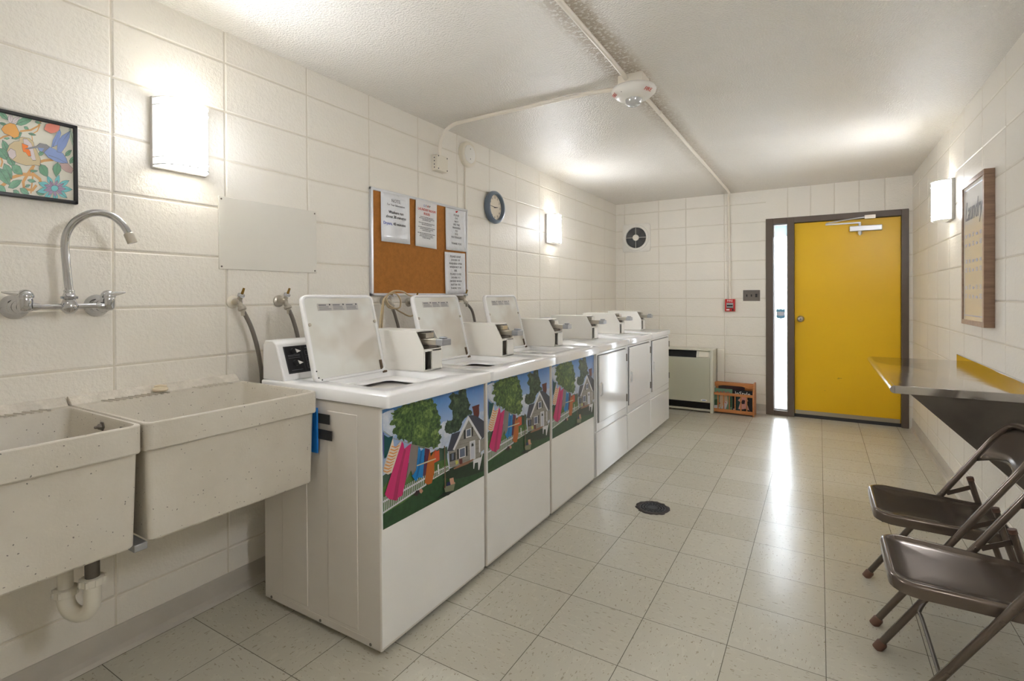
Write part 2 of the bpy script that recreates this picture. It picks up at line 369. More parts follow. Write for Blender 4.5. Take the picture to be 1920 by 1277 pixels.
def copy_tree(o, parent=None):
    c = o.copy(); COL.objects.link(c)
    if parent is not None: c.parent = parent
    for ch in list(o.children): copy_tree(ch, c)
    return c
def smooth_path(P, n=6):
    P = [Vector(p) for p in P]; out = []
    for i in range(len(P)-1):
        p0 = P[max(0, i-1)]; p1 = P[i]; p2 = P[i+1]; p3 = P[min(len(P)-1, i+2)]
        for k in range(n):
            t = k/n; out.append(0.5*((2*p1)+(-p0+p2)*t+(2*p0-5*p1+4*p2-p3)*t*t+(-p0+3*p1-3*p2+p3)*t**3))
    out.append(P[-1]); return out

# ------------------------------------------------------------------ room shell
def grid_wall(mb, P, u0, u1, v0, v1, uj, vj, wh=0.0028, ws=0.0072, depth=0.0034):
    def axis(a0, a1, J):
        S = [(a0, 0)]
        for j in J:
            if a0+ws < j < a1-ws: S += [(j-ws, 0), (j-wh, 1), (j+wh, 1), (j+ws, 0)]
        S.append((a1, 0)); return S
    U = axis(u0, u1, uj); V = axis(v0, v1, vj); n = len(V); vs = []
    for u, a in U:
        for v, b in V: vs.append(P(u, v, -depth if (a or b) else 0.0))
    fa = []; fb = []
    for i in range(len(U)-1):
        for j in range(n-1):
            f = (i*n+j, (i+1)*n+j, (i+1)*n+j+1, i*n+j+1)
            if (U[i][1] and U[i+1][1]) or (V[j][1] and V[j+1][1]): fb.append(f)
            else: fa.append(f)
    o = len(mb.v); mb.add(vs, fa, M['wall']); k = mb.midx(M['joint'])
    for f in fb: mb.f.append(tuple(i+o for i in f)); mb.mi.append(k); mb.sm.append(False)
BL, BH = 0.4064, 0.2032
vj = [BH*m for m in range(0, 12)]
mb = MB(); grid_wall(mb, lambda u, v, d: (XL+d, u, v), YF, YB+0.01, 0, ZC+0.01, [0.8364+BL*k for k in range(-5, 14)], vj)
mb.box(XL-0.16, XL-0.006, YF-0.1, YB+0.1, -0.05, ZC+0.05, M['wall']); mb.build('wall_left', kind='structure')
mb = MB(); grid_wall(mb, lambda u, v, d: (XR-d, u, v), YF, YB+0.01, 0, ZC+0.01, [3.2824+BL*k for k in range(-11, 7)], vj)
mb.box(XR+0.006, XR+0.16, YF-0.1, YB+0.1, -0.05, ZC+0.05, M['wall']); mb.build('wall_right', kind='structure')
FX0, FX1, FZ = -0.483, 0.711, 2.056
mb = MB()
PBk = lambda u, v, d: (u, YB-d, v)
grid_wall(mb, PBk, XL, FX0, 0, FZ, [-2.006, -1.599, -1.294, -0.889], vj)
grid_wall(mb, PBk, XL, FX0, FZ, ZC+0.01, [-2.006, -1.599, -1.294, -0.889], [BH*11])
grid_wall(mb, PBk, FX0, XR, FZ, ZC+0.01, [-0.483+0.2032*k for k in range(0, 7)], [])
grid_wall(mb, PBk, FX1, XR, 0, FZ, [], vj)
mb.box(XL-0.1, FX0, YB+0.006, YB+0.2, -0.05, ZC+0.05, M['wall']); mb.box(FX0, XR+0.1, YB+0.006, YB+0.2, FZ, ZC+0.05, M['wall']); mb.box(FX1, XR+0.1, YB+0.006, YB+0.2, -0.05, FZ, M['wall'])
mb.build('wall_back', kind='structure')
mb = MB(); grid_wall(mb, lambda u, v, d: (u, YF+d, v), XL, XR, 0, ZC+0.01, [-2.0+BL*k for k in range(0, 8)], vj)
mb.box(XL-0.1, XR+0.1, YF-0.16, YF-0.006, -0.05, ZC+0.05, M['wall']); mb.build('wall_front', kind='structure')
MB().box(XL-0.16, XR+0.16, YF-0.16, YB+0.2, -0.08, 0, M['floor']).build('floor', kind='structure')
MB().box(XL-0.16, XR+0.16, YF-0.16, YB+0.2, ZC, ZC+0.1, M['ceiling']).build('ceiling', kind='structure')
def cove(name, P, a, b, m):
    prof = [(0, 0.1), (0.004, 0.1), (0.005, 0.03), (0.009, 0.012), (0.018, 0.0), (0, 0)]
    mb = MB(); mb.loft([[P(a, w, z) for w, z in prof], [P(b, w, z) for w, z in prof]], m, smooth=False); mb.build(name, kind='structure')
cove('baseboard_left', lambda t, w, z: (XL+w, t, z), YF, YB, M['base'])
cove('baseboard_right', lambda t, w, z: (XR-w, t, z), YF, YB, M['base'])
cove('baseboard_back', lambda t, w, z: (t, YB-w, z), XL, FX0, M['base'])
mb = MB(); mb.box(-6, 6, YB+0.2, 16, -0.12, -0.04, M['concrete']); mb.build('path', kind='structure')

# door frame, door, sidelight
dr = root('door_1', (0, YB, 0), 'yellow flush door in a brown metal frame beside a narrow sidelight', 'door'); dr['kind'] = 'structure'
DY = 0.0
mb = MB(); J = M['frame']
mb.box(FX0, FX0+0.071, -0.012, 0.13, 0, FZ, J); mb.box(FX0+0.071, -0.283, -0.012, 0.13, 0.0, 0.052, J); mb.box(-0.283, -0.222, -0.012, 0.13, 0, FZ, J)
mb.box(FX0+0.071, -0.283, -0.012, 0.13, 1.998, FZ, J); mb.box(-0.222, 0.656, -0.012, 0.13, 1.998, FZ, J); mb.box(0.656, FX1, -0.012, 0.13, 0, FZ, J)
mb.box(-0.222, -0.207, 0.075, 0.13, 0, 1.998, J); mb.box(0.641, 0.656, 0.075, 0.13, 0, 1.998, J); mb.box(-0.207, 0.641, 0.075, 0.13, 1.983, 1.998, J)
mb.build('door_frame', dr, bevel=0.003)
MB().box(-0.22, 0.654, 0.028, 0.072, 0.03, 1.993, M['yellow']).build('door_panel', dr, bevel=0.0015)
MB().box(-0.215, 0.648, 0.02, 0.03, 0.034, 0.072, M['nickel']).box(-0.222, 0.656, 0.024, 0.13, 0.0, 0.034, M['dark']).build('sweep_and_gap_block', dr, label='pale metal sweep strip and dark block filling the shaded gap under the door')  # dark box stands in for shade below the door and blocks leaking daylight
mb = MB(); mb.lathe([(0.03, 0), (0.033, 0.004), (0.026, 0.012), (0.014, 0.018), (0.013, 0.035), (0.026, 0.045), (0.031, 0.06), (0.026, 0.074), (0.012, 0.08)], (-0.165, 0.028, 1.01), (0, -1, 0), M['nickel'])
mb.lathe([(0.009, 0), (0.009, 0.004)], (-0.165, -0.052, 1.01), (0, -1, 0), M['steel_dark'], 12); mb.build('door_knob', dr, label='round brushed metal knob')
cl = MB(); cl.box(0.25, 0.51, -0.022, 0.028, 1.872, 1.925, M['alu']); co_ = cl.build('door_closer', dr, bevel=0.006, label='silver hydraulic closer body')
mb = MB(); mb.lathe([(0.018, 0), (0.018, 0.03), (0.008, 0.032), (0.008, 0.04)], (0.335, 0.0, 1.872), (0, 0, -1), M['alu'], 14); mb.lathe([(0.012, 0), (0.012, 0.03)], (0.335, 0, 1.925), (0, 0, 1), M['alu'], 12)
mb.box(0.05, 0.34, -0.012, 0.0, 1.948, 1.962, M['alu']); mb.tube([(0.055, -0.02, 1.965), (0.2, -0.035, 1.985), (0.40, -0.03, 2.005)], 0.007, M['alu'], 8); mb.box(0.37, 0.455, -0.04, -0.012, 1.985, 2.02, M['nickel'])
mb.build('closer_arm', co_)
wn_ = root('window_1', (0, YB, 0), 'narrow full height sidelight pane in brown frame', 'window'); wn_['kind'] = 'structure'
MB().box(-0.412, -0.283, 0.05, 0.056, 0.052, 1.998, M['glass']).build('pane', wn_)
mb = MB(); mb.box(-0.412, -0.404, 0.03, 0.05, 0.052, 1.998, M['alu']); mb.box(-0.291, -0.283, 0.03, 0.05, 0.052, 1.998, M['alu']); mb.box(-0.404, -0.291, 0.03, 0.05, 0.052, 0.064, M['alu']); mb.box(-0.404, -0.291, 0.03, 0.05, 1.986, 1.998, M['alu']); mb.build('glazing_bead', wn_)
MB().box(-0.404, -0.291, 0.057, 0.0575, 1.87, 1.986, M['frost']).build('frosted_film', wn_)
s = [(-0.042, 0.03), (-0.038, 0.05), (-0.015, 0.046), (0, 0.052), (0.015, 0.046), (0.038, 0.05), (0.042, 0.03), (0.036, 0), (0.042, -0.03), (0.034, -0.046), (0, -0.052), (-0.034, -0.046), (-0.042, -0.03), (-0.036, 0)]
st = MB(); st.prism([(-0.348+a, 1.06+b) for a, b in s], 1, 0.047, 0.0495, mat('sticker_blue', (110, 165, 195), 0.4)); st.prism([(-0.348+a*0.8, 1.06+b*0.42) for a, b in s], 1, 0.046, 0.047, mat('sticker_pale', (205, 205, 215), 0.4)); st.build('sticker', wn_, label='pale blue shield shaped sticker')

# ------------------------------------------------------------------ wall sconces
def make_sconce(Mx, loc, label):
    r = root('wall_sconce', loc, label, 'wall lamp', 'acrylic wall sconces', Mx)
    M['lampmetal'] = mat('brushed_lamp_metal', (206, 204, 199), 0.4, 0.2) if 'lampmetal' not in M else M['lampmetal']
    MB().box(-0.1, 0.1, -0.135, 0.128, 0, 0.018, M['lampmetal']).build('back_plate', r, bevel=0.002)
    def ring(rad, v, a0=0, a1=180, n=20): return [(rad*math.cos(math.radians(a0+(a1-a0)*i/n)), v, 0.014+0.95*rad*math.sin(math.radians(a0+(a1-a0)*i/n))) for i in range(n+1)]
    mb = MB(); mb.loft([ring(0.094, -0.13), ring(0.094, 0.125)], M['shade'], False, False, True, closed=False); mb.loft([ring(0.091, -0.13), ring(0.091, 0.125)], M['plastic_w'], False, False, True, closed=False); mb.build('lamp_shade', r)
    for v in (0.122, 0.095, -0.098, -0.125):
        mb = MB(); mb.tube(ring(0.0965, v), 0.0026, M['lampmetal'], 6); mb.build('trim_band', r)
    mb = MB()
    for i in range(21):
        a = -0.08+i*0.008; mb.tube([(a, -0.131, 0.014), (a, -0.131, 0.014+0.95*math.sqrt(max(0, 0.091**2-a*a)))], 0.0012, M['lampmetal'], 4)
    mb.build('lower_grille', r)
    for sv in (0.06, -0.06):
        ld = bpy.data.lights.new('bulb_light', 'POINT'); ld.energy = BULB; ld.color = (1.0, 0.985, 0.96); ld.shadow_soft_size = 0.022
        lo = bpy.data.objects.new('bulb_light', ld); COL.objects.link(lo); lo.parent = r; lo.location = (0, sv, 0.055)
    return r
sc0 = make_sconce(ML, (XL, 1.056, 1.873), 'lit half round wall sconce above the faucet, between picture and blank panel')
def place_sconce(Mx, loc, label):
    c = copy_tree(sc0); c.matrix_world = Matrix.Translation(loc) @ Mx.to_4x4(); c['label'] = label
place_sconce(ML, (XL, 4.296, 1.872), 'lit half round wall sconce past the blue clock, above the dryers')
place_sconce(MR, (XR, 4.43, 1.872), 'lit half round wall sconce beyond the wooden framed laundry sign')
place_sconce(MR, (XR, 0.85, 1.872), 'lit half round wall sconce beside the camera on the chair wall')

cf = root('added_fill_lamp', (-0.7, -0.55, ZC), 'unseen round opal fill lamp added overhead behind the camera', 'added fill lamp')  # fill lamp added out of view to brighten the near end
MB().lathe([(0.19, 0), (0.19, 0.02), (0.17, 0.024)], (0, 0, 0), (0, 0, -1), M['grey_frame'], 40).build('base', cf)
MB().lathe([(0.168, 0.024), (0.16, 0.06), (0.12, 0.085), (0.06, 0.097), (0, 0.1)], (0, 0, 0), (0, 0, -1), emis('fill_lamp_glow', (250, 250, 255), CEIL), 40, False, True).build('lamp_shade', cf)
POSTER=[('cloud',[(0.001,0.968),(0.044,0.979),(0.084,0.98),(0.111,0.951),(0.101,0.909),(0.124,0.837),(0.115,0.762),(0.08,0.74),(0.049,0.771),(0.005,0.817)]),('cloud',[(0.491,0.697),(0.536,0.733),(0.583,0.727),(0.639,0.692),(0.626,0.607),(0.586,0.506),(0.52,0.491),(0.469,0.497),(0.449,0.552),(0.467,0.618)]),('cloud',[(0.939,0.705),(1,0.703),(1,0.59),(0.956,0.631)]),('hill',[(0,0.451),(0.056,0.468),(0.107,0.426),(0.212,0.473),(0.469,0.484),(0.52,0.479),(0.574,0.448),(0.575,0.336),(0.001,0.344)]),('hill',[(0.445,0.457),(0.494,0.494),(0.527,0.477),(0.573,0.479),(0.581,0.408)]),('field',[(0,0.346),(0.077,0.428),(0.213,0.406),(0.279,0.402),(0.421,0.37),(0.575,0.361),(0.597,0.216),(0.353,0.154),(0.002,0.117)]),('lawn',[(0,0.13),(0.176,0.147),(0.352,0.212),(0.473,0.219),(0.59,0.25),(0.999,0.244),(1,0),(0,0)]),('lawn_dark',[(0.59,0.25),(0.714,0.232),(0.863,0.2),(0.999,0.176),(1,0.052),(0.804,0.08),(0.632,0.127),(0.525,0.197)]),('tree',[(0.126,0.987),(0.19,1),(0.314,0.995),(0.432,0.996),(0.437,0.95),(0.475,0.917),(0.463,0.876),(0.505,0.804),(0.497,0.744),(0.517,0.689),(0.492,0.647),(0.521,0.601),(0.5,0.559),(0.481,0.517),(0.444,0.505),(0.388,0.536),(0.322,0.576),(0.253,0.605),(0.224,0.649),(0.185,0.684),(0.143,0.698),(0.116,0.723),(0.084,0.771),(0.093,0.823),(0.061,0.87),(0.086,0.913),(0.07,0.95),(0.111,0.957)]),('tree_light',[(0.142,0.955),(0.19,0.971),(0.235,0.949),(0.213,0.914),(0.159,0.917)]),('tree_light',[(0.34,0.894),(0.4,0.892),(0.438,0.833),(0.414,0.779),(0.353,0.808)]),('tree_light',[(0.272,0.772),(0.33,0.779),(0.391,0.714),(0.38,0.646),(0.309,0.656),(0.262,0.717)]),('tree_light',[(0.097,0.888),(0.138,0.888),(0.161,0.837),(0.13,0.813)]),('tree_light',[(0.416,0.67),(0.466,0.68),(0.499,0.621),(0.468,0.582),(0.417,0.61)]),('tree_light',[(0.315,0.972),(0.374,0.976),(0.4,0.934),(0.351,0.921)]),('pine',[(0.706,0.995),(0.791,0.987),(0.789,0.918),(0.812,0.859),(0.835,0.813),(0.813,0.778),(0.859,0.739),(0.844,0.702),(0.806,0.712),(0.739,0.664),(0.711,0.594),(0.654,0.586),(0.61,0.586),(0.571,0.611),(0.548,0.649),(0.557,0.703),(0.576,0.735),(0.624,0.715),(0.638,0.769),(0.623,0.824),(0.588,0.865),(0.622,0.902),(0.594,0.959),(0.635,0.989),(0.692,0.951)]),('pine_light',[(0.635,0.95),(0.693,0.925),(0.708,0.856),(0.665,0.84)]),('pine_light',[(0.652,0.779),(0.709,0.764),(0.695,0.702),(0.652,0.727)]),('roof',[(0.623,0.582),(0.718,0.579),(0.642,0.411),(0.574,0.429)]),('siding',[(0.587,0.425),(0.642,0.411),(0.806,0.686),(0.96,0.409),(0.961,0.258),(0.942,0.197),(0.714,0.232),(0.599,0.259)]),('line_dark',[(0.604,0.288),(0.951,0.232),(0.952,0.228),(0.604,0.284)]),('line_dark',[(0.603,0.33),(0.951,0.278),(0.951,0.274),(0.603,0.326)]),('line_dark',[(0.603,0.373),(0.951,0.325),(0.951,0.32),(0.603,0.369)]),('line_dark',[(0.666,0.407),(0.951,0.371),(0.951,0.367),(0.666,0.404)]),('line_dark',[(0.685,0.449),(0.95,0.418),(0.95,0.414),(0.685,0.445)]),('line_dark',[(0.704,0.491),(0.927,0.472),(0.928,0.467),(0.704,0.487)]),('line_dark',[(0.723,0.533),(0.905,0.525),(0.905,0.521),(0.723,0.529)]),('line_dark',[(0.742,0.576),(0.882,0.578),(0.882,0.574),(0.742,0.572)]),('line_dark',[(0.761,0.619),(0.86,0.63),(0.86,0.626),(0.761,0.615)]),('roof',[(0.806,0.71),(0.891,0.69),(1,0.59),(1,0.416),(0.96,0.402)]),('siding',[(0.96,0.402),(1,0.409),(1,0.284),(0.961,0.272)]),('trim',[(0.806,0.71),(0.821,0.675),(0.649,0.412),(0.632,0.425)]),('trim',[(0.806,0.71),(0.821,0.688),(0.97,0.42),(0.954,0.404),(0.806,0.672)]),('trim',[(0.934,0.411),(0.95,0.405),(0.951,0.275),(0.935,0.274)]),('brick',[(0.859,0.78),(0.938,0.785),(0.942,0.69),(0.931,0.654),(0.872,0.695)]),('brick',[(0.854,0.788),(0.942,0.79),(0.943,0.766),(0.856,0.767)]),('shutter',[(0.754,0.574),(0.777,0.574),(0.778,0.482),(0.755,0.484)]),('shutter',[(0.843,0.574),(0.864,0.574),(0.864,0.481),(0.844,0.482)]),('trim',[(0.777,0.574),(0.843,0.572),(0.844,0.479),(0.778,0.486)]),('pane',[(0.787,0.564),(0.834,0.564),(0.835,0.493),(0.788,0.497)]),('shutter',[(0.678,0.409),(0.698,0.407),(0.699,0.307),(0.679,0.309)]),('shutter',[(0.774,0.404),(0.795,0.402),(0.796,0.3),(0.775,0.302)]),('trim',[(0.698,0.407),(0.774,0.402),(0.775,0.299),(0.699,0.309)]),('pane',[(0.707,0.399),(0.765,0.394),(0.766,0.309),(0.708,0.316)]),('shutter',[(0.598,0.396),(0.662,0.389),(0.66,0.31),(0.599,0.317)]),('pane',[(0.618,0.389),(0.642,0.386),(0.64,0.324),(0.618,0.325)]),('trim',[(0.82,0.435),(0.888,0.429),(0.89,0.23),(0.826,0.237)]),('door_grey',[(0.831,0.422),(0.877,0.419),(0.879,0.241),(0.837,0.245)]),('shutter',[(0.843,0.4),(0.854,0.408),(0.868,0.392),(0.868,0.372),(0.843,0.375)]),('deck',[(0.637,0.237),(0.714,0.245),(0.863,0.24),(0.866,0.226),(0.802,0.211),(0.644,0.224)]),('trim',[(0.863,0.227),(0.958,0.218),(0.974,0.267),(0.987,0.262),(0.958,0.164),(0.936,0.091),(0.924,0.096),(0.92,0.179),(0.882,0.186),(0.873,0.13),(0.864,0.134)]),('yellow',[(0.657,0.305),(0.685,0.297),(0.693,0.266),(0.665,0.258)]),('brick',[(0.699,0.302),(0.735,0.295),(0.737,0.242),(0.703,0.249)]),('trim',[(0,0.242),(0.363,0.277),(0.363,0.26),(0,0.227)]),('trim',[(0,0.151),(0.364,0.216),(0.364,0.2),(0,0.137)]),('trim',[(0.005,0.272),(0.009,0.273),(0.013,0.138),(0.008,0.137)]),('trim',[(0.018,0.273),(0.023,0.274),(0.026,0.14),(0.021,0.14)]),('trim',[(0.032,0.275),(0.037,0.276),(0.04,0.143),(0.035,0.142)]),('trim',[(0.045,0.276),(0.05,0.277),(0.053,0.146),(0.049,0.145)]),('trim',[(0.059,0.278),(0.064,0.279),(0.067,0.148),(0.062,0.147)]),('trim',[(0.073,0.279),(0.078,0.28),(0.081,0.151),(0.076,0.15)]),('trim',[(0.087,0.281),(0.092,0.282),(0.095,0.153),(0.09,0.153)]),('trim',[(0.102,0.282),(0.107,0.283),(0.11,0.156),(0.105,0.155)]),('trim',[(0.116,0.284),(0.121,0.285),(0.124,0.159),(0.119,0.158)]),('trim',[(0.131,0.285),(0.136,0.286),(0.139,0.161),(0.133,0.16)]),('trim',[(0.145,0.287),(0.151,0.288),(0.153,0.164),(0.148,0.163)]),('trim',[(0.16,0.288),(0.165,0.289),(0.168,0.167),(0.163,0.166)]),('trim',[(0.175,0.29),(0.18,0.291),(0.183,0.169),(0.178,0.169)]),('trim',[(0.19,0.291),(0.195,0.292),(0.198,0.172),(0.193,0.171)]),('trim',[(0.205,0.293),(0.211,0.294),(0.213,0.175),(0.208,0.174)]),('trim',[(0.221,0.295),(0.226,0.296),(0.228,0.178),(0.223,0.177)]),('trim',[(0.236,0.296),(0.242,0.297),(0.244,0.181),(0.238,0.18)]),('trim',[(0.252,0.298),(0.257,0.299),(0.26,0.184),(0.254,0.183)]),('trim',[(0.268,0.299),(0.273,0.3),(0.275,0.187),(0.27,0.186)]),('trim',[(0.283,0.301),(0.289,0.302),(0.291,0.189),(0.286,0.189)]),('trim',[(0.3,0.303),(0.305,0.304),(0.307,0.192),(0.302,0.192)]),('trim',[(0.316,0.304),(0.322,0.305),(0.324,0.195),(0.318,0.195)]),('trim',[(0.332,0.306),(0.338,0.307),(0.34,0.198),(0.334,0.198)]),('trim',[(0.349,0.308),(0.355,0.309),(0.356,0.201),(0.351,0.201)]),('trim',[(0.423,0.287),(0.592,0.286),(0.592,0.279),(0.423,0.28)]),('trim',[(0.424,0.234),(0.592,0.249),(0.592,0.241),(0.424,0.226)]),('trim',[(0.427,0.296),(0.432,0.296),(0.433,0.228),(0.428,0.228)]),('trim',[(0.442,0.297),(0.447,0.296),(0.448,0.229),(0.443,0.229)]),('trim',[(0.457,0.297),(0.462,0.296),(0.463,0.231),(0.458,0.231)]),('trim',[(0.472,0.297),(0.477,0.296),(0.478,0.233),(0.473,0.232)]),('trim',[(0.487,0.297),(0.492,0.296),(0.493,0.234),(0.488,0.234)]),('trim',[(0.503,0.297),(0.508,0.296),(0.509,0.236),(0.503,0.236)]),('trim',[(0.518,0.297),(0.523,0.296),(0.524,0.238),(0.519,0.238)]),('trim',[(0.533,0.297),(0.539,0.296),(0.54,0.24),(0.534,0.239)]),('trim',[(0.549,0.297),(0.554,0.296),(0.555,0.241),(0.55,0.241)]),('trim',[(0.565,0.297),(0.57,0.296),(0.571,0.243),(0.566,0.243)]),('trim',[(0.581,0.297),(0.586,0.296),(0.587,0.245),(0.582,0.245)]),('trim',[(0.471,0.345),(0.484,0.344),(0.485,0.249),(0.473,0.251)]),('line',[(0.004,0.827),(0.08,0.74),(0.23,0.63),(0.419,0.516),(0.495,0.484),(0.495,0.48),(0.419,0.512),(0.23,0.624),(0.08,0.734),(0.004,0.82)]),('teal',[(0.005,0.795),(0.039,0.758),(0.077,0.758),(0.066,0.679),(0.023,0.597),(0.008,0.592)]),('purple',[(0.002,0.817),(0.007,0.805),(0.008,0.656),(0.001,0.585)]),('stripe',[(0.076,0.741),(0.086,0.645),(0.143,0.692),(0.141,0.643),(0.087,0.434),(0.061,0.45),(0.037,0.446),(0.002,0.479),(0,0.512)]),('orange_stripe',[(0.066,0.679),(0.097,0.656),(0.13,0.66),(0.128,0.652),(0.097,0.646),(0.063,0.67)]),('orange_stripe',[(0.058,0.656),(0.088,0.633),(0.121,0.637),(0.119,0.628),(0.088,0.623),(0.055,0.647)]),('orange_stripe',[(0.049,0.633),(0.08,0.61),(0.112,0.613),(0.11,0.605),(0.08,0.6),(0.046,0.624)]),('orange_stripe',[(0.041,0.61),(0.071,0.587),(0.103,0.59),(0.102,0.582),(0.071,0.577),(0.038,0.602)]),('orange_stripe',[(0.032,0.588),(0.063,0.564),(0.095,0.567),(0.093,0.559),(0.063,0.554),(0.03,0.579)]),('orange_stripe',[(0.024,0.565),(0.054,0.541),(0.086,0.544),(0.084,0.537),(0.055,0.532),(0.022,0.557)]),('orange_stripe',[(0.016,0.543),(0.046,0.519),(0.078,0.522),(0.076,0.514),(0.046,0.509),(0.013,0.535)]),('orange_stripe',[(0.008,0.521),(0.038,0.497),(0.069,0.499),(0.067,0.491),(0.038,0.487),(0.005,0.512)]),('orange_stripe',[(0,0.499),(0.029,0.475),(0.061,0.477),(0.059,0.469),(0.03,0.465),(0,0.491)]),('pink',[(0.149,0.685),(0.162,0.658),(0.168,0.612),(0.208,0.632),(0.228,0.634),(0.18,0.342),(0.148,0.214),(0.117,0.212),(0.102,0.192),(0.072,0.215),(0.042,0.237),(0.01,0.293)]),('pink_dark',[(0.168,0.612),(0.182,0.596),(0.134,0.394),(0.102,0.192),(0.072,0.215),(0.108,0.404)]),('grey_cloth',[(0.228,0.631),(0.289,0.593),(0.264,0.308),(0.242,0.325),(0.224,0.401),(0.208,0.374),(0.184,0.334)]),('blue',[(0.292,0.59),(0.313,0.539),(0.348,0.55),(0.337,0.379),(0.327,0.286),(0.293,0.306),(0.265,0.283),(0.227,0.355),(0.241,0.35),(0.269,0.384)]),('blue_dark',[(0.313,0.539),(0.325,0.537),(0.308,0.414),(0.286,0.331),(0.27,0.304),(0.28,0.379)]),('plum',[(0.351,0.549),(0.394,0.522),(0.373,0.366),(0.351,0.295),(0.329,0.302),(0.342,0.424)]),('rust',[(0.394,0.522),(0.405,0.447),(0.438,0.495),(0.437,0.293),(0.412,0.197),(0.376,0.201),(0.345,0.232),(0.361,0.347)]),('red',[(0.444,0.499),(0.463,0.475),(0.488,0.478),(0.49,0.38),(0.433,0.375)]),('pole_cloth',[(0.276,0.424),(0.451,0.416),(0.455,0.403),(0.276,0.413)]),('pole',[(0.535,0.499),(0.546,0.497),(0.552,0.106),(0.54,0.108)]),('basket',[(0.532,0.103),(0.653,0.096),(0.633,0.021),(0.579,0.021),(0.546,0.042)]),('basket_dark',[(0.527,0.051),(0.633,0.021),(0.58,0),(0.502,0.021),(0.451,0.027)]),('skin',[(0.591,0.157),(0.631,0.15),(0.639,0.105),(0.653,0.081),(0.598,0.092)]),('navy',[(0.561,0.133),(0.594,0.128),(0.602,0.09),(0.559,0.097)]),('brick',[(0.534,0.112),(0.547,0.109),(0.547,0.088),(0.534,0.091)]),('dark',[(0.245,0.169),(0.267,0.198),(0.295,0.191),(0.301,0.166),(0.273,0.145)]),('skin',[(0.295,0.197),(0.318,0.19),(0.33,0.164),(0.313,0.149),(0.298,0.168)])]
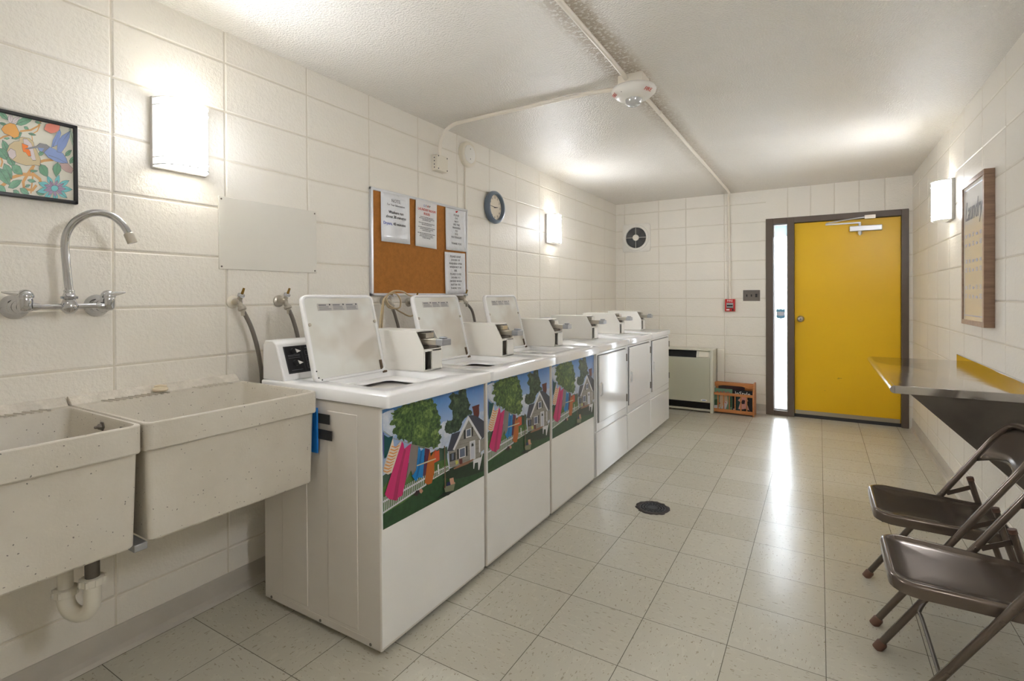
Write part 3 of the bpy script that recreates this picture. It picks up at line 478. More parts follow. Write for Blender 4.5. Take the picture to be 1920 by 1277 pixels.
ART=[('branch',[(0.636,1.818),(0.63,1.801),(0.612,1.784),(0.587,1.773),(0.587,1.768),(0.614,1.779),(0.633,1.798),(0.64,1.816)]),('branch',[(0.634,1.806),(0.628,1.784),(0.614,1.769),(0.616,1.748),(0.618,1.749),(0.616,1.768),(0.63,1.782),(0.637,1.805)]),('branch',[(0.54,1.732),(0.549,1.741),(0.564,1.75),(0.563,1.755),(0.548,1.746),(0.538,1.735)]),('branch',[(0.533,1.576),(0.552,1.597),(0.568,1.62),(0.592,1.634),(0.619,1.638),(0.631,1.628),(0.632,1.612),(0.64,1.615),(0.637,1.635),(0.621,1.648),(0.592,1.644),(0.565,1.628),(0.547,1.604),(0.529,1.583)]),('branch',[(0.617,1.675),(0.601,1.643),(0.59,1.616),(0.593,1.59),(0.617,1.59),(0.628,1.609),(0.623,1.614),(0.614,1.598),(0.598,1.597),(0.597,1.616),(0.607,1.639),(0.623,1.671)]),('branch',[(0.623,1.675),(0.645,1.689),(0.679,1.701),(0.679,1.709),(0.644,1.697),(0.621,1.683)]),('branch',[(0.616,1.667),(0.614,1.631),(0.61,1.583),(0.613,1.583),(0.618,1.631),(0.62,1.668)]),('branch',[(0.537,1.695),(0.544,1.667),(0.541,1.652),(0.544,1.651),(0.548,1.668),(0.541,1.697)]),('leaf',[(0.547,1.733),(0.545,1.719),(0.546,1.709),(0.552,1.702),(0.56,1.696),(0.561,1.709),(0.56,1.72),(0.555,1.728)]),('ink',[(0.546,1.733),(0.559,1.696),(0.56,1.696),(0.547,1.733)]),('leaf',[(0.539,1.706),(0.538,1.69),(0.541,1.681),(0.549,1.677),(0.559,1.676),(0.559,1.69),(0.557,1.701),(0.55,1.707)]),('ink',[(0.539,1.706),(0.559,1.675),(0.56,1.676),(0.539,1.706)]),('leaf',[(0.56,1.691),(0.556,1.677),(0.558,1.667),(0.564,1.662),(0.573,1.658),(0.575,1.671),(0.574,1.682),(0.569,1.688)]),('ink',[(0.559,1.69),(0.572,1.658),(0.573,1.658),(0.56,1.691)]),('leaf',[(0.567,1.662),(0.568,1.647),(0.573,1.639),(0.581,1.637),(0.592,1.639),(0.59,1.652),(0.586,1.662),(0.578,1.665)]),('ink',[(0.567,1.662),(0.592,1.639),(0.592,1.639),(0.567,1.662)]),('leaf',[(0.55,1.663),(0.547,1.646),(0.549,1.634),(0.556,1.625),(0.567,1.619),(0.568,1.635),(0.567,1.649),(0.561,1.658)]),('ink',[(0.55,1.663),(0.566,1.618),(0.567,1.619),(0.55,1.664)]),('leaf',[(0.539,1.646),(0.537,1.627),(0.541,1.613),(0.55,1.605),(0.563,1.6),(0.563,1.618),(0.56,1.633),(0.552,1.643)]),('ink',[(0.538,1.646),(0.562,1.6),(0.563,1.6),(0.539,1.646)]),('leaf',[(0.559,1.592),(0.57,1.591),(0.578,1.597),(0.585,1.607),(0.59,1.621),(0.579,1.619),(0.57,1.615),(0.563,1.606)]),('ink',[(0.559,1.592),(0.59,1.62),(0.59,1.621),(0.559,1.592)]),('leaf',[(0.534,1.595),(0.535,1.583),(0.538,1.576),(0.545,1.573),(0.553,1.573),(0.552,1.584),(0.549,1.593),(0.544,1.596)]),('ink',[(0.534,1.595),(0.553,1.573),(0.553,1.573),(0.535,1.595)]),('leaf',[(0.586,1.594),(0.588,1.584),(0.593,1.579),(0.6,1.578),(0.607,1.58),(0.604,1.588),(0.6,1.595),(0.594,1.597)]),('ink',[(0.586,1.594),(0.607,1.579),(0.608,1.58),(0.586,1.594)]),('leaf',[(0.57,1.586),(0.571,1.577),(0.574,1.572),(0.579,1.57),(0.586,1.571),(0.584,1.579),(0.582,1.585),(0.577,1.588)]),('ink',[(0.57,1.586),(0.585,1.571),(0.586,1.571),(0.57,1.587)]),('leaf',[(0.631,1.707),(0.637,1.707),(0.641,1.711),(0.644,1.716),(0.645,1.724),(0.64,1.723),(0.635,1.72),(0.632,1.715)]),('ink',[(0.631,1.707),(0.645,1.723),(0.645,1.724),(0.63,1.707)]),('leaf',[(0.699,1.72),(0.706,1.722),(0.711,1.727),(0.714,1.735),(0.716,1.743),(0.709,1.741),(0.704,1.736),(0.7,1.73)]),('ink',[(0.699,1.72),(0.717,1.743),(0.716,1.744),(0.698,1.72)]),('leaf',[(0.711,1.698),(0.718,1.702),(0.723,1.709),(0.725,1.717),(0.725,1.726),(0.718,1.721),(0.713,1.715),(0.71,1.708)]),('ink',[(0.711,1.698),(0.726,1.726),(0.725,1.726),(0.71,1.698)]),('leaf',[(0.597,1.787),(0.598,1.782),(0.6,1.78),(0.603,1.781),(0.607,1.782),(0.606,1.786),(0.604,1.789),(0.601,1.789)]),('ink',[(0.597,1.787),(0.607,1.782),(0.607,1.782),(0.597,1.788)]),('leaf',[(0.607,1.769),(0.611,1.766),(0.615,1.765),(0.62,1.766),(0.625,1.769),(0.621,1.771),(0.616,1.773),(0.612,1.772)]),('ink',[(0.607,1.769),(0.625,1.768),(0.625,1.769),(0.607,1.77)]),('leaf',[(0.61,1.653),(0.614,1.651),(0.619,1.651),(0.624,1.653),(0.628,1.657),(0.624,1.658),(0.619,1.658),(0.614,1.657)]),('ink',[(0.61,1.653),(0.628,1.656),(0.628,1.657),(0.61,1.653)]),('leaf',[(0.604,1.623),(0.608,1.619),(0.613,1.617),(0.618,1.619),(0.624,1.622),(0.619,1.626),(0.615,1.628),(0.609,1.627)]),('ink',[(0.604,1.623),(0.624,1.621),(0.624,1.622),(0.604,1.624)]),('leaf',[(0.598,1.601),(0.601,1.6),(0.605,1.601),(0.607,1.604),(0.61,1.609),(0.606,1.61),(0.602,1.609),(0.6,1.607)]),('ink',[(0.598,1.601),(0.61,1.608),(0.609,1.609),(0.597,1.602)]),('leaf',[(0.578,1.789),(0.59,1.789),(0.601,1.796),(0.611,1.807),(0.619,1.822),(0.607,1.82),(0.595,1.815),(0.585,1.805)]),('ink',[(0.578,1.789),(0.619,1.822),(0.619,1.822),(0.577,1.79)]),('leaf',[(0.54,1.816),(0.542,1.806),(0.546,1.8),(0.553,1.798),(0.56,1.797),(0.558,1.806),(0.554,1.813),(0.548,1.817)]),('ink',[(0.54,1.816),(0.56,1.797),(0.561,1.798),(0.54,1.817)]),('leaf',[(0.54,1.784),(0.544,1.779),(0.549,1.777),(0.554,1.778),(0.56,1.779),(0.556,1.783),(0.551,1.786),(0.546,1.786)]),('ink',[(0.539,1.783),(0.56,1.779),(0.56,1.78),(0.54,1.784)]),('leaf',[(0.568,1.743),(0.577,1.743),(0.583,1.747),(0.588,1.756),(0.591,1.767),(0.582,1.767),(0.575,1.763),(0.57,1.756)]),('ink',[(0.568,1.743),(0.591,1.767),(0.591,1.768),(0.567,1.744)]),('leaf',[(0.624,1.59),(0.627,1.584),(0.632,1.581),(0.638,1.582),(0.644,1.586),(0.64,1.591),(0.635,1.595),(0.63,1.595)]),('ink',[(0.623,1.59),(0.644,1.585),(0.644,1.586),(0.624,1.591)]),('leaf',[(0.623,1.81),(0.626,1.807),(0.63,1.806),(0.633,1.807),(0.638,1.809),(0.635,1.812),(0.631,1.813),(0.627,1.813)]),('ink',[(0.623,1.81),(0.637,1.809),(0.638,1.809),(0.623,1.811)]),('leaf',[(0.562,1.742),(0.559,1.744),(0.556,1.743),(0.553,1.742),(0.55,1.739),(0.553,1.738),(0.556,1.737),(0.559,1.739)]),('ink',[(0.562,1.742),(0.55,1.739),(0.55,1.739),(0.562,1.742)]),('leaf_light',[(0.71,1.819),(0.709,1.799),(0.711,1.782),(0.716,1.766),(0.723,1.751),(0.724,1.77),(0.723,1.788),(0.718,1.804)]),('ink',[(0.71,1.818),(0.723,1.75),(0.724,1.751),(0.711,1.819)]),('leaf_dark',[(0.634,1.679),(0.632,1.663),(0.634,1.652),(0.642,1.646),(0.653,1.643),(0.654,1.658),(0.653,1.67),(0.647,1.677)]),('ink',[(0.634,1.679),(0.653,1.643),(0.653,1.643),(0.635,1.679)]),('leaf_dark',[(0.679,1.694),(0.669,1.682),(0.666,1.67),(0.669,1.659),(0.674,1.647),(0.682,1.659),(0.687,1.671),(0.686,1.683)]),('ink',[(0.678,1.694),(0.674,1.647),(0.674,1.647),(0.679,1.694)]),('white_petal',[(0.564,1.788),(0.569,1.797),(0.571,1.805),(0.569,1.812),(0.566,1.819),(0.562,1.811),(0.559,1.803),(0.56,1.795)]),('ink',[(0.564,1.788),(0.567,1.819),(0.566,1.819),(0.564,1.788)]),('white_petal',[(0.568,1.789),(0.576,1.793),(0.581,1.799),(0.585,1.808),(0.587,1.818),(0.58,1.813),(0.574,1.808),(0.57,1.8)]),('ink',[(0.568,1.789),(0.588,1.818),(0.587,1.818),(0.568,1.789)]),('bud',[(0.544,1.765),(0.551,1.779),(0.564,1.789),(0.576,1.788),(0.585,1.766),(0.583,1.753),(0.573,1.746),(0.562,1.752),(0.551,1.754)]),('cream',[(0.556,1.702),(0.562,1.722),(0.573,1.735),(0.586,1.74),(0.585,1.75),(0.593,1.754),(0.597,1.754),(0.609,1.754),(0.619,1.744),(0.62,1.731),(0.627,1.719),(0.635,1.695),(0.634,1.674),(0.622,1.674),(0.6,1.668),(0.579,1.672),(0.563,1.681)]),('white_petal',[(0.558,1.7),(0.565,1.712),(0.575,1.707),(0.577,1.692),(0.569,1.68),(0.561,1.686)]),('white_petal',[(0.594,1.748),(0.603,1.75),(0.613,1.739),(0.617,1.725),(0.62,1.71),(0.624,1.69),(0.616,1.688),(0.608,1.702),(0.597,1.72)]),('orange',[(0.591,1.734),(0.599,1.732),(0.606,1.73),(0.604,1.722),(0.61,1.715),(0.612,1.7),(0.606,1.698),(0.6,1.708),(0.594,1.709),(0.592,1.719)]),('bird',[(0.627,1.735),(0.635,1.745),(0.649,1.743),(0.666,1.737),(0.679,1.732),(0.692,1.727),(0.701,1.712),(0.705,1.697),(0.687,1.695),(0.674,1.696),(0.655,1.705),(0.645,1.718),(0.633,1.721)]),('bird_grey',[(0.598,1.719),(0.613,1.728),(0.627,1.735),(0.635,1.745),(0.65,1.745),(0.658,1.739),(0.649,1.727),(0.643,1.718),(0.639,1.72),(0.645,1.732),(0.629,1.73),(0.608,1.72)]),('bird',[(0.663,1.739),(0.667,1.764),(0.677,1.788),(0.685,1.802),(0.688,1.791),(0.683,1.765),(0.677,1.75)]),('bird',[(0.677,1.729),(0.679,1.759),(0.69,1.783),(0.712,1.805),(0.71,1.783),(0.701,1.753),(0.688,1.728)]),('ink',[(0.677,1.728),(0.688,1.758),(0.713,1.805),(0.712,1.806),(0.688,1.758),(0.677,1.729)]),('ink',[(0.667,1.741),(0.675,1.768),(0.685,1.802),(0.685,1.802),(0.675,1.769),(0.666,1.741)]),('ink',[(0.655,1.712),(0.679,1.707),(0.703,1.696),(0.703,1.697),(0.679,1.708),(0.656,1.713)]),('pinkish',[(0.684,1.692),(0.705,1.697),(0.72,1.681),(0.714,1.666),(0.7,1.669),(0.689,1.677)]),('red_ink',[(0.645,1.792),(0.65,1.81),(0.667,1.819),(0.686,1.82),(0.683,1.8),(0.673,1.789),(0.662,1.784),(0.65,1.789)]),('teal_petal',[(0.673,1.621),(0.68,1.628),(0.683,1.636),(0.683,1.645),(0.682,1.654),(0.676,1.647),(0.672,1.639),(0.671,1.63)]),('ink',[(0.673,1.621),(0.682,1.654),(0.682,1.654),(0.673,1.621)]),('violet',[(0.671,1.613),(0.675,1.618),(0.677,1.624),(0.678,1.63),(0.677,1.636),(0.673,1.631),(0.67,1.625),(0.67,1.619)]),('ink',[(0.671,1.613),(0.678,1.636),(0.677,1.636),(0.67,1.613)]),('teal_petal',[(0.68,1.618),(0.69,1.618),(0.697,1.622),(0.703,1.631),(0.708,1.641),(0.699,1.64),(0.691,1.636),(0.684,1.629)]),('ink',[(0.68,1.617),(0.708,1.641),(0.708,1.642),(0.68,1.618)]),('violet',[(0.673,1.612),(0.68,1.612),(0.685,1.615),(0.69,1.621),(0.694,1.629),(0.687,1.627),(0.681,1.625),(0.677,1.62)]),('ink',[(0.673,1.611),(0.694,1.628),(0.693,1.629),(0.673,1.612)]),('teal_petal',[(0.682,1.61),(0.69,1.603),(0.699,1.602),(0.707,1.606),(0.716,1.613),(0.708,1.618),(0.7,1.621),(0.691,1.618)]),('ink',[(0.682,1.61),(0.716,1.613),(0.716,1.614),(0.682,1.61)]),('violet',[(0.674,1.609),(0.68,1.605),(0.686,1.604),(0.692,1.607),(0.699,1.612),(0.693,1.615),(0.687,1.617),(0.68,1.615)]),('ink',[(0.674,1.609),(0.699,1.611),(0.699,1.612),(0.674,1.61)]),('teal_petal',[(0.679,1.602),(0.681,1.591),(0.686,1.585),(0.694,1.583),(0.702,1.583),(0.699,1.592),(0.695,1.6),(0.688,1.603)]),('ink',[(0.678,1.601),(0.702,1.582),(0.703,1.583),(0.679,1.602)]),('violet',[(0.673,1.606),(0.675,1.599),(0.679,1.595),(0.684,1.593),(0.69,1.593),(0.687,1.6),(0.684,1.605),(0.679,1.607)]),('ink',[(0.672,1.606),(0.69,1.593),(0.69,1.594),(0.673,1.607)]),('teal_petal',[(0.671,1.597),(0.667,1.588),(0.666,1.579),(0.669,1.572),(0.673,1.565),(0.676,1.574),(0.678,1.583),(0.676,1.59)]),('ink',[(0.67,1.597),(0.673,1.565),(0.674,1.565),(0.671,1.597)]),('violet',[(0.67,1.605),(0.667,1.598),(0.667,1.593),(0.669,1.587),(0.672,1.582),(0.674,1.589),(0.674,1.595),(0.673,1.6)]),('ink',[(0.67,1.605),(0.672,1.582),(0.672,1.583),(0.67,1.605)]),('teal_petal',[(0.662,1.598),(0.654,1.594),(0.648,1.587),(0.645,1.579),(0.643,1.568),(0.651,1.573),(0.657,1.578),(0.661,1.587)]),('ink',[(0.662,1.598),(0.643,1.569),(0.643,1.568),(0.662,1.597)]),('violet',[(0.667,1.605),(0.661,1.602),(0.657,1.598),(0.655,1.591),(0.653,1.584),(0.658,1.587),(0.663,1.592),(0.666,1.597)]),('ink',[(0.667,1.605),(0.653,1.584),(0.653,1.584),(0.667,1.605)]),('teal_petal',[(0.657,1.604),(0.648,1.607),(0.64,1.605),(0.633,1.599),(0.626,1.59),(0.635,1.588),(0.643,1.588),(0.65,1.593)]),('ink',[(0.657,1.604),(0.626,1.59),(0.626,1.59),(0.657,1.603)]),('violet',[(0.665,1.607),(0.659,1.609),(0.653,1.608),(0.647,1.603),(0.642,1.597),(0.648,1.596),(0.655,1.596),(0.66,1.6)]),('ink',[(0.665,1.607),(0.642,1.598),(0.642,1.597),(0.665,1.607)]),('teal_petal',[(0.658,1.612),(0.653,1.621),(0.646,1.625),(0.638,1.624),(0.629,1.62),(0.635,1.612),(0.641,1.607),(0.649,1.607)]),('ink',[(0.658,1.612),(0.629,1.62),(0.629,1.62),(0.658,1.611)]),('violet',[(0.666,1.61),(0.661,1.616),(0.656,1.619),(0.65,1.618),(0.644,1.615),(0.648,1.61),(0.653,1.607),(0.659,1.607)]),('ink',[(0.666,1.61),(0.644,1.616),(0.644,1.615),(0.666,1.609)]),('teal_petal',[(0.664,1.619),(0.665,1.629),(0.662,1.637),(0.657,1.642),(0.651,1.645),(0.651,1.636),(0.652,1.627),(0.657,1.622)]),('ink',[(0.664,1.619),(0.651,1.645),(0.65,1.645),(0.664,1.619)]),('violet',[(0.668,1.612),(0.668,1.619),(0.666,1.625),(0.662,1.628),(0.658,1.631),(0.658,1.624),(0.659,1.618),(0.663,1.614)]),('ink',[(0.668,1.612),(0.658,1.631),(0.657,1.631),(0.667,1.612)]),('teal_petal',[(0.679,1.61),(0.677,1.605),(0.672,1.6),(0.667,1.599),(0.662,1.602),(0.661,1.607),(0.662,1.613),(0.667,1.617),(0.672,1.618),(0.677,1.616)])]
# ------------------------------------------------------------------ sinks
def rr3(x0, x1, y0, y1, r, z): return [(a, b, z) for a, b in rrect(x0, x1, y0, y1, r)]
def make_sink(y0, y1, label, plug):
    rt_ = root('utility_sink', (XL, y0, 0), label, 'sink', 'speckled utility sinks side by side')
    W = y1-y0; X1 = 0.525
    mb = MB()
    R = [rr3(0.022, X1-0.016, 0.020, W-0.020, 0.014, 0.569), rr3(0.018, X1-0.012, 0.016, W-0.016, 0.016, 0.574), rr3(0.008, X1-0.008, 0.008, W-0.008, 0.016, 0.828),
         rr3(0.002, X1+0.003, 0.003, W-0.003, 0.02, 0.828), rr3(0.001, X1+0.006, 0.001, W-0.001, 0.022, 0.832), rr3(0.001, X1+0.006, 0.001, W-0.001, 0.022, 0.903), rr3(0.003, X1+0.004, 0.003, W-0.003, 0.022, 0.906),
         rr3(0.075, X1-0.006, 0.012, W-0.012, 0.02, 0.906), rr3(0.079, X1-0.009, 0.015, W-0.015, 0.02, 0.90), rr3(0.11, X1-0.03, 0.045, W-0.045, 0.04, 0.64), rr3(0.14, X1-0.06, 0.075, W-0.075, 0.05, 0.61)]
    mb.loft(R, M['sink'], True, True); mb.build('basin', rt_, sharp=32)
    mb = MB(); mb.prism([(0.0, 0.905), (0.0, 0.93), (0.006, 0.932), (0.03, 0.914), (0.04, 0.905)], 1, 0.002, W-0.002, M['caulk']); mb.build('back_ledge', rt_, bevel=0.002, label='grimy caulked ledge along the wall')
    for (a, b) in ((0.08, 0.26), (W-0.2, W-0.07)):
        mb = MB(); k = a
        while k < b:
            mb.prism([(0.046, k), (0.082, k+0.014), (0.086, k+0.018), (0.046, k+0.007)], 2, 0.9045, 0.9105, M['sink']); k += 0.02
        mb.build('drip_ridge', rt_)
    mb = MB(); mb.lathe([(0.035, 0), (0.04, 0.003), (0.03, 0.004), (0.026, 0.001)], (0.3, W/2, 0.611), (0, 0, 1), M['steel_dark']); mb.build('drain', rt_)
    return rt_
S1 = make_sink(0.115, 0.695, 'speckled cream utility sink under the wall faucet, with two bolts inside', 0)
S2 = make_sink(0.699, 1.277, 'speckled cream utility sink standing against the first washer', 1)
for (bx, bz) in ((0.325, 0.879), (0.448, 0.881)):
    mb = MB(); mb.lathe([(0.014, 0), (0.014, 0.003), (0.009, 0.004), (0.009, 0.01), (0.005, 0.013), (0.004, 0.02)], (bx, 0.58-0.018, bz), (0, -1, 0), M['steel_dark'], 6); mb.build('bolt', S1, label='dull steel bolt with washer')
mb = MB(); mb.lathe([(0.0, 0), (0.022, 0.001), (0.026, 0.006), (0.024, 0.012), (0.01, 0.016), (0.0, 0.016)], (0.05, 0.262, 0.912), (0, 0, 1), M['soap'], 20); mb.tube([(0.035, 0.25, 0.93), (0.05, 0.262, 0.933), (0.06, 0.28, 0.93)], 0.004, M['soap'], 6)
o = mb.build('soap_disc'); o.location = (XL, 0.699, 0); tag(o, 'small round cream stopper lying on the sink back ledge', 'stopper')
mb = MB(); mb.box(XL, XL+0.50, 0.682, 0.716, 0.548, 0.568, M['grey_frame']); mb.box(XL, XL+0.02, 0.68, 0.78, 0.50, 0.568, M['grey_frame'])
tag(mb.build('sink_bracket', bevel=0.002), 'grey metal wall bracket under the gap between both speckled sinks', 'bracket')
# drain trap
tr_ = root('drain_trap', (-1.80, 0.652, 0), 'white plastic drain trap hanging beneath the sink', 'pipe')
MB().tube([(0.0, 0, 0.567), (0.0, 0, 0.44)], 0.018, M['steel_dark'], 16).build('tailpiece', tr_)
ax_, ay_ = -0.075, -0.038
P = [(0, 0, 0.445), (0, 0, 0.385)]+[(ax_/2*(1-math.cos(math.radians(a))), ay_/2*(1-math.cos(math.radians(a))), 0.380-0.045*math.sin(math.radians(a))) for a in range(0, 181, 15)]+[(ax_, ay_, 0.40)]
mb = MB(); mb.tube(P, 0.0215, M['pvc'], 18); mb.build('trap_bend', tr_)
def nut(x, y, z, ax):
    mb = MB(); mb.lathe([(0.026, -0.012), (0.03, -0.01), (0.03, 0.01), (0.026, 0.012)], (x, y, z), ax, M['pvc'], 20)
    for k in range(8):
        a = k*PI/4; mb.box(x+0.028*math.cos(a)-0.004, x+0.028*math.cos(a)+0.004, y+0.03*math.sin(a)-0.004, y+0.03*math.sin(a)+0.004, z-0.009, z+0.009, M['pvc'])
    mb.build('slip_nut', tr_, bevel=0.001)
nut(0, 0, 0.435, (0, 0, 1)); nut(ax_, ay_, 0.40, (0, 0, 1))
mb = MB(); mb.tube([(ax_, ay_, 0.39), (ax_, ay_, 0.47), (ax_-0.02, ay_, 0.495), (ax_-0.06, ay_, 0.505), (-0.314, ay_, 0.51)], 0.0185, M['pvc'], 16); mb.lathe([(0.035, 0), (0.033, 0.006), (0.02, 0.01)], (-0.314, ay_, 0.51), (1, 0, 0), M['chrome']); mb.build('wall_pipe', tr_)

# ------------------------------------------------------------------ faucet (local frame: u along wall, v up, w out)
fa = root('wall_faucet', (XL, 0.68, 1.235), 'chrome gooseneck wall faucet with lever handles above the sinks', 'faucet', None, ML)
for sgn, u in ((-1, -0.107), (1, 0.105)):
    mb = MB(); c = (u, -0.006, 0)
    mb.lathe([(0.036, 0), (0.038, 0.004), (0.034, 0.016), (0.024, 0.026), (0.019, 0.034), (0.018, 0.05), (0.022, 0.055), (0.022, 0.062), (0.016, 0.068), (0.016, 0.075)], c, (0, 0, 1), M['chrome'], 32, False, True); mb.build('flange', fa)
    mb = MB(); mb.lathe([(0.0, -0.022), (0.012, -0.021), (0.018, -0.014), (0.019, 0.014), (0.018, 0.02)], (u, 0.0, 0.09), (0, 1, 0), M['chrome'], 28); mb.build('valve_body', fa)
    hb = MB(); hb.lathe([(0.021, 0.0), (0.022, 0.005), (0.019, 0.014), (0.012, 0.022), (0.004, 0.025), (0, 0.025)], (u, 0.021, 0.09), (0, 1, 0), M['chrome'], 28)
    d = Vector((sgn*0.55 if sgn > 0 else -0.75, 0.12, 0.55 if sgn > 0 else -0.25)).normalized(); p0 = Vector((u, 0.031, 0.09))
    side = d.cross(Vector((0, 1, 0))).normalized(); upv = side.cross(d)
    rings = []
    for tt, hw, th in ((0.008, 0.013, 0.009), (0.022, 0.014, 0.008), (0.035, 0.012, 0.006), (0.046, 0.008, 0.004), (0.052, 0.002, 0.002)):
        c0 = p0+d*tt; rings.append([tuple(c0+side*hw*math.cos(k*PI/5)+upv*th*math.sin(k*PI/5)) for k in range(10)])
    h = hb.build('handle', fa); lv = MB(); lv.loft(rings, mat('polished_lever', (235, 235, 232), 0.12, 0.6)); lv.build('lever_tip', h)
    mb = MB(); mb.tube([(u, -0.006, 0.09), (0.0-sgn*-0.0, -0.006, 0.09)], [0.0085, 0.0085], M['chrome'], 16); mb.lathe([(0.0135, 0), (0.012, 0.012), (0.0088, 0.022)], (u-sgn*0.014, -0.006, 0.09), (-sgn, 0, 0), M['chrome'], 20); mb.build('cross_arm', fa)
mb = MB(); mb.lathe([(0.0, -0.026), (0.012, -0.024), (0.022, -0.012), (0.024, 0), (0.018, 0.014), (0.016, 0.02), (0.022, 0.022), (0.023, 0.029), (0.017, 0.032), (0.0135, 0.042), (0.0148, 0.046), (0.0135, 0.05)], (0, -0.004, 0.09), (0, 1, 0), M['chrome'], 32); mb.build('center_body', fa)
P = [(0.0, 0.04, 0.09), (-0.006, 0.12, 0.09), (-0.01, 0.195, 0.092), (-0.002, 0.24, 0.102), (0.018, 0.272, 0.12), (0.05, 0.292, 0.14), (0.085, 0.288, 0.16), (0.112, 0.262, 0.176), (0.128, 0.228, 0.186)]
mb = MB(); mb.tube(smooth_path(P, 6), 0.0112, M['chrome'], 20); sp_ = mb.build('spout', fa)
a = Vector((0.126, 0.232, 0.185)); b = Vector((0.136, 0.200, 0.191)); mb = MB(); mb.tube([a, a+(b-a)*0.1, b], [0.0125, 0.0145, 0.0145], M['nickel'], 20); mb.build('aerator', sp_)

# ------------------------------------------------------------------ art picture with coloured drawing
ar = root('floral_picture', (XL, 0.44, 1.696), 'black framed hand coloured drawing of a blue hummingbird and flowers, above the faucet', 'picture', None, ML)
U1 = 0.291; V0, V1 = -0.130, 0.130; fwid = 0.011
mb = MB()
for q in ((-U1, U1, V0, V0+fwid), (-U1, U1, V1-fwid, V1), (-U1, -U1+fwid, V0, V1), (U1-fwid, U1, V0, V1)): mb.box(q[0], q[1], q[2], q[3], 0, 0.02, M['blackframe'])
mb.build('frame', ar, bevel=0.002)
mb = MB(); mb.box(-U1+0.008, U1-0.008, V0+0.008, V1-0.008, 0.004, 0.012, M['artpaper'])
def clip_poly(P, u0, u1, v0, v1):
    for ax, lim, sg in ((0, u0, 1), (0, u1, -1), (1, v0, 1), (1, v1, -1)):
        out = []
        for i in range(len(P)):
            a, b = P[i], P[(i+1) % len(P)]; ia = (a[ax]-lim)*sg >= 0; ib = (b[ax]-lim)*sg >= 0
            if ia: out.append(a)
            if ia != ib:
                tt = (lim-a[ax])/(b[ax]-a[ax]); out.append((a[0]+(b[0]-a[0])*tt, a[1]+(b[1]-a[1])*tt))
        P = out
        if len(P) < 3: return []
    return P
lay = 0.01205
for k, Pp in ART:
    for sh, ca, cb_ in ((0.0, 0.088, U1-fwid), (-0.192, -0.104, 0.088), (-0.384, -U1+fwid, -0.104)):
        Q0 = [(y-0.44+sh, z-1.696) for y, z in Pp]
        mu = sum(q[0] for q in Q0)/len(Q0); mv = sum(q[1] for q in Q0)/len(Q0); mr = max(0.004, sum(math.hypot(q[0]-mu, q[1]-mv) for q in Q0)/len(Q0)); ex = 1+0.0009/mr
        if k not in ('ink', 'branch', 'artpaper'):
            Q = clip_poly([(mu+(u-mu)*ex, mv+(v-mv)*ex) for u, v in Q0], ca, cb_, V0+fwid, V1-fwid)
            if len(Q) >= 3: mb.poly([(u, v, lay-0.00001) for u, v in Q], pmat('ink'))
        Q = clip_poly(Q0, ca, cb_, V0+fwid, V1-fwid)
        if len(Q) >= 3: mb.poly([(u, v, lay) for u, v in Q], pmat(k))
    lay += 0.00003
mb.build('drawing', ar)

# ------------------------------------------------------------------ blank access panel
ap = root('blank_panel', (XL, 1.452, 1.524), 'blank cream metal cover plate screwed to the wall above two valves', 'panel', None, ML)
MB().box(-0.243, 0.243, -0.151, 0.151, 0, 0.006, M['plate']).build('cover_plate', ap, bevel=0.0015)
for u in (-0.232, 0.232):
    for v in (-0.14, 0.14): MB().lathe([(0.004, 0), (0.003, 0.0025), (0, 0.003)], (u, v, 0.006), (0, 0, 1), M['steel_dark'], 10).build('screw', ap)

# ------------------------------------------------------------------ water valves with hoses
def make_valve(y, z, label, hose_pts, hose_label, flange='nickel'):
    r = root('water_valve', (XL, y, z), label, 'valve', 'laundry water valves on the wall', ML)
    MB().lathe([(0.027, 0), (0.027, 0.004), (0.022, 0.008), (0.012, 0.01), (0.011, 0.03)], (0, 0, 0), (0, 0, 1), M[flange], 24).build('flange', r)
    mb = MB(); mb.lathe([(0.013, 0.015), (0.015, 0.022), (0.015, 0.05), (0.010, 0.056)], (0, 0, 0), (0, 0, 1), M['nickel'], 20); mb.tube([(0, 0, 0.042), (0.006, -0.03, 0.06)], 0.012, M['nickel'], 16)
    mb.tube([(0, 0, 0.044), (0.003, 0.024, 0.056)], 0.010, M['nickel'], 14); mb.build('valve_body', r)
    MB().lathe([(0.015, 0), (0.016, 0.004), (0.016, 0.011), (0.012, 0.014)], (0.003, 0.022, 0.055), (0.1, 0.9, 0.35), M['chrome'], 6).build('bonnet_nut', r)
    MB().tube([(0.006, 0.034, 0.060), (0.010, 0.058, 0.068)], [0.006, 0.0045], M['brass'], 8).build('stem', r)
    MB().lathe([(0.014, 0), (0.017, 0.002), (0.017, 0.012), (0.012, 0.015)], (0.005, -0.022, 0.057), (0.15, -0.85, 0.3), M['nickel'], 20).build('hose_nut', r)
    if hose_pts:
        hp = [(y+0.008, z-0.036)]+hose_pts
        n = len(hp); pts = [(XL+0.062+0.018*math.sin(PI*min(1, i/(n-1))), p[0], p[1]) for i, p in enumerate(hp)]
        mb = MB(); mb.tube(smooth_path(pts, 7), 0.0088, M['hose'], 12); h = mb.build('water_hose'); tag(h, hose_label, 'hose', 'braided washer hoses')
        mb = MB(); mb.tube([(pts[0][0], pts[0][1]-0.004, pts[0][2]+0.02), (pts[0][0], pts[0][1]+0.004, pts[0][2]-0.02)], 0.0098, M['nickel'], 14); mb.build('ferrule', h)
    return r
make_valve(1.268, 1.236, 'wall water valve with cream flange, nearest to the sinks', [(1.303, 1.137), (1.324, 1.062), (1.34, 0.979), (1.350, 0.905), (1.352, 0.80), (1.36, 0.62)], 'grey braided hose hanging beside the washer console', 'off')
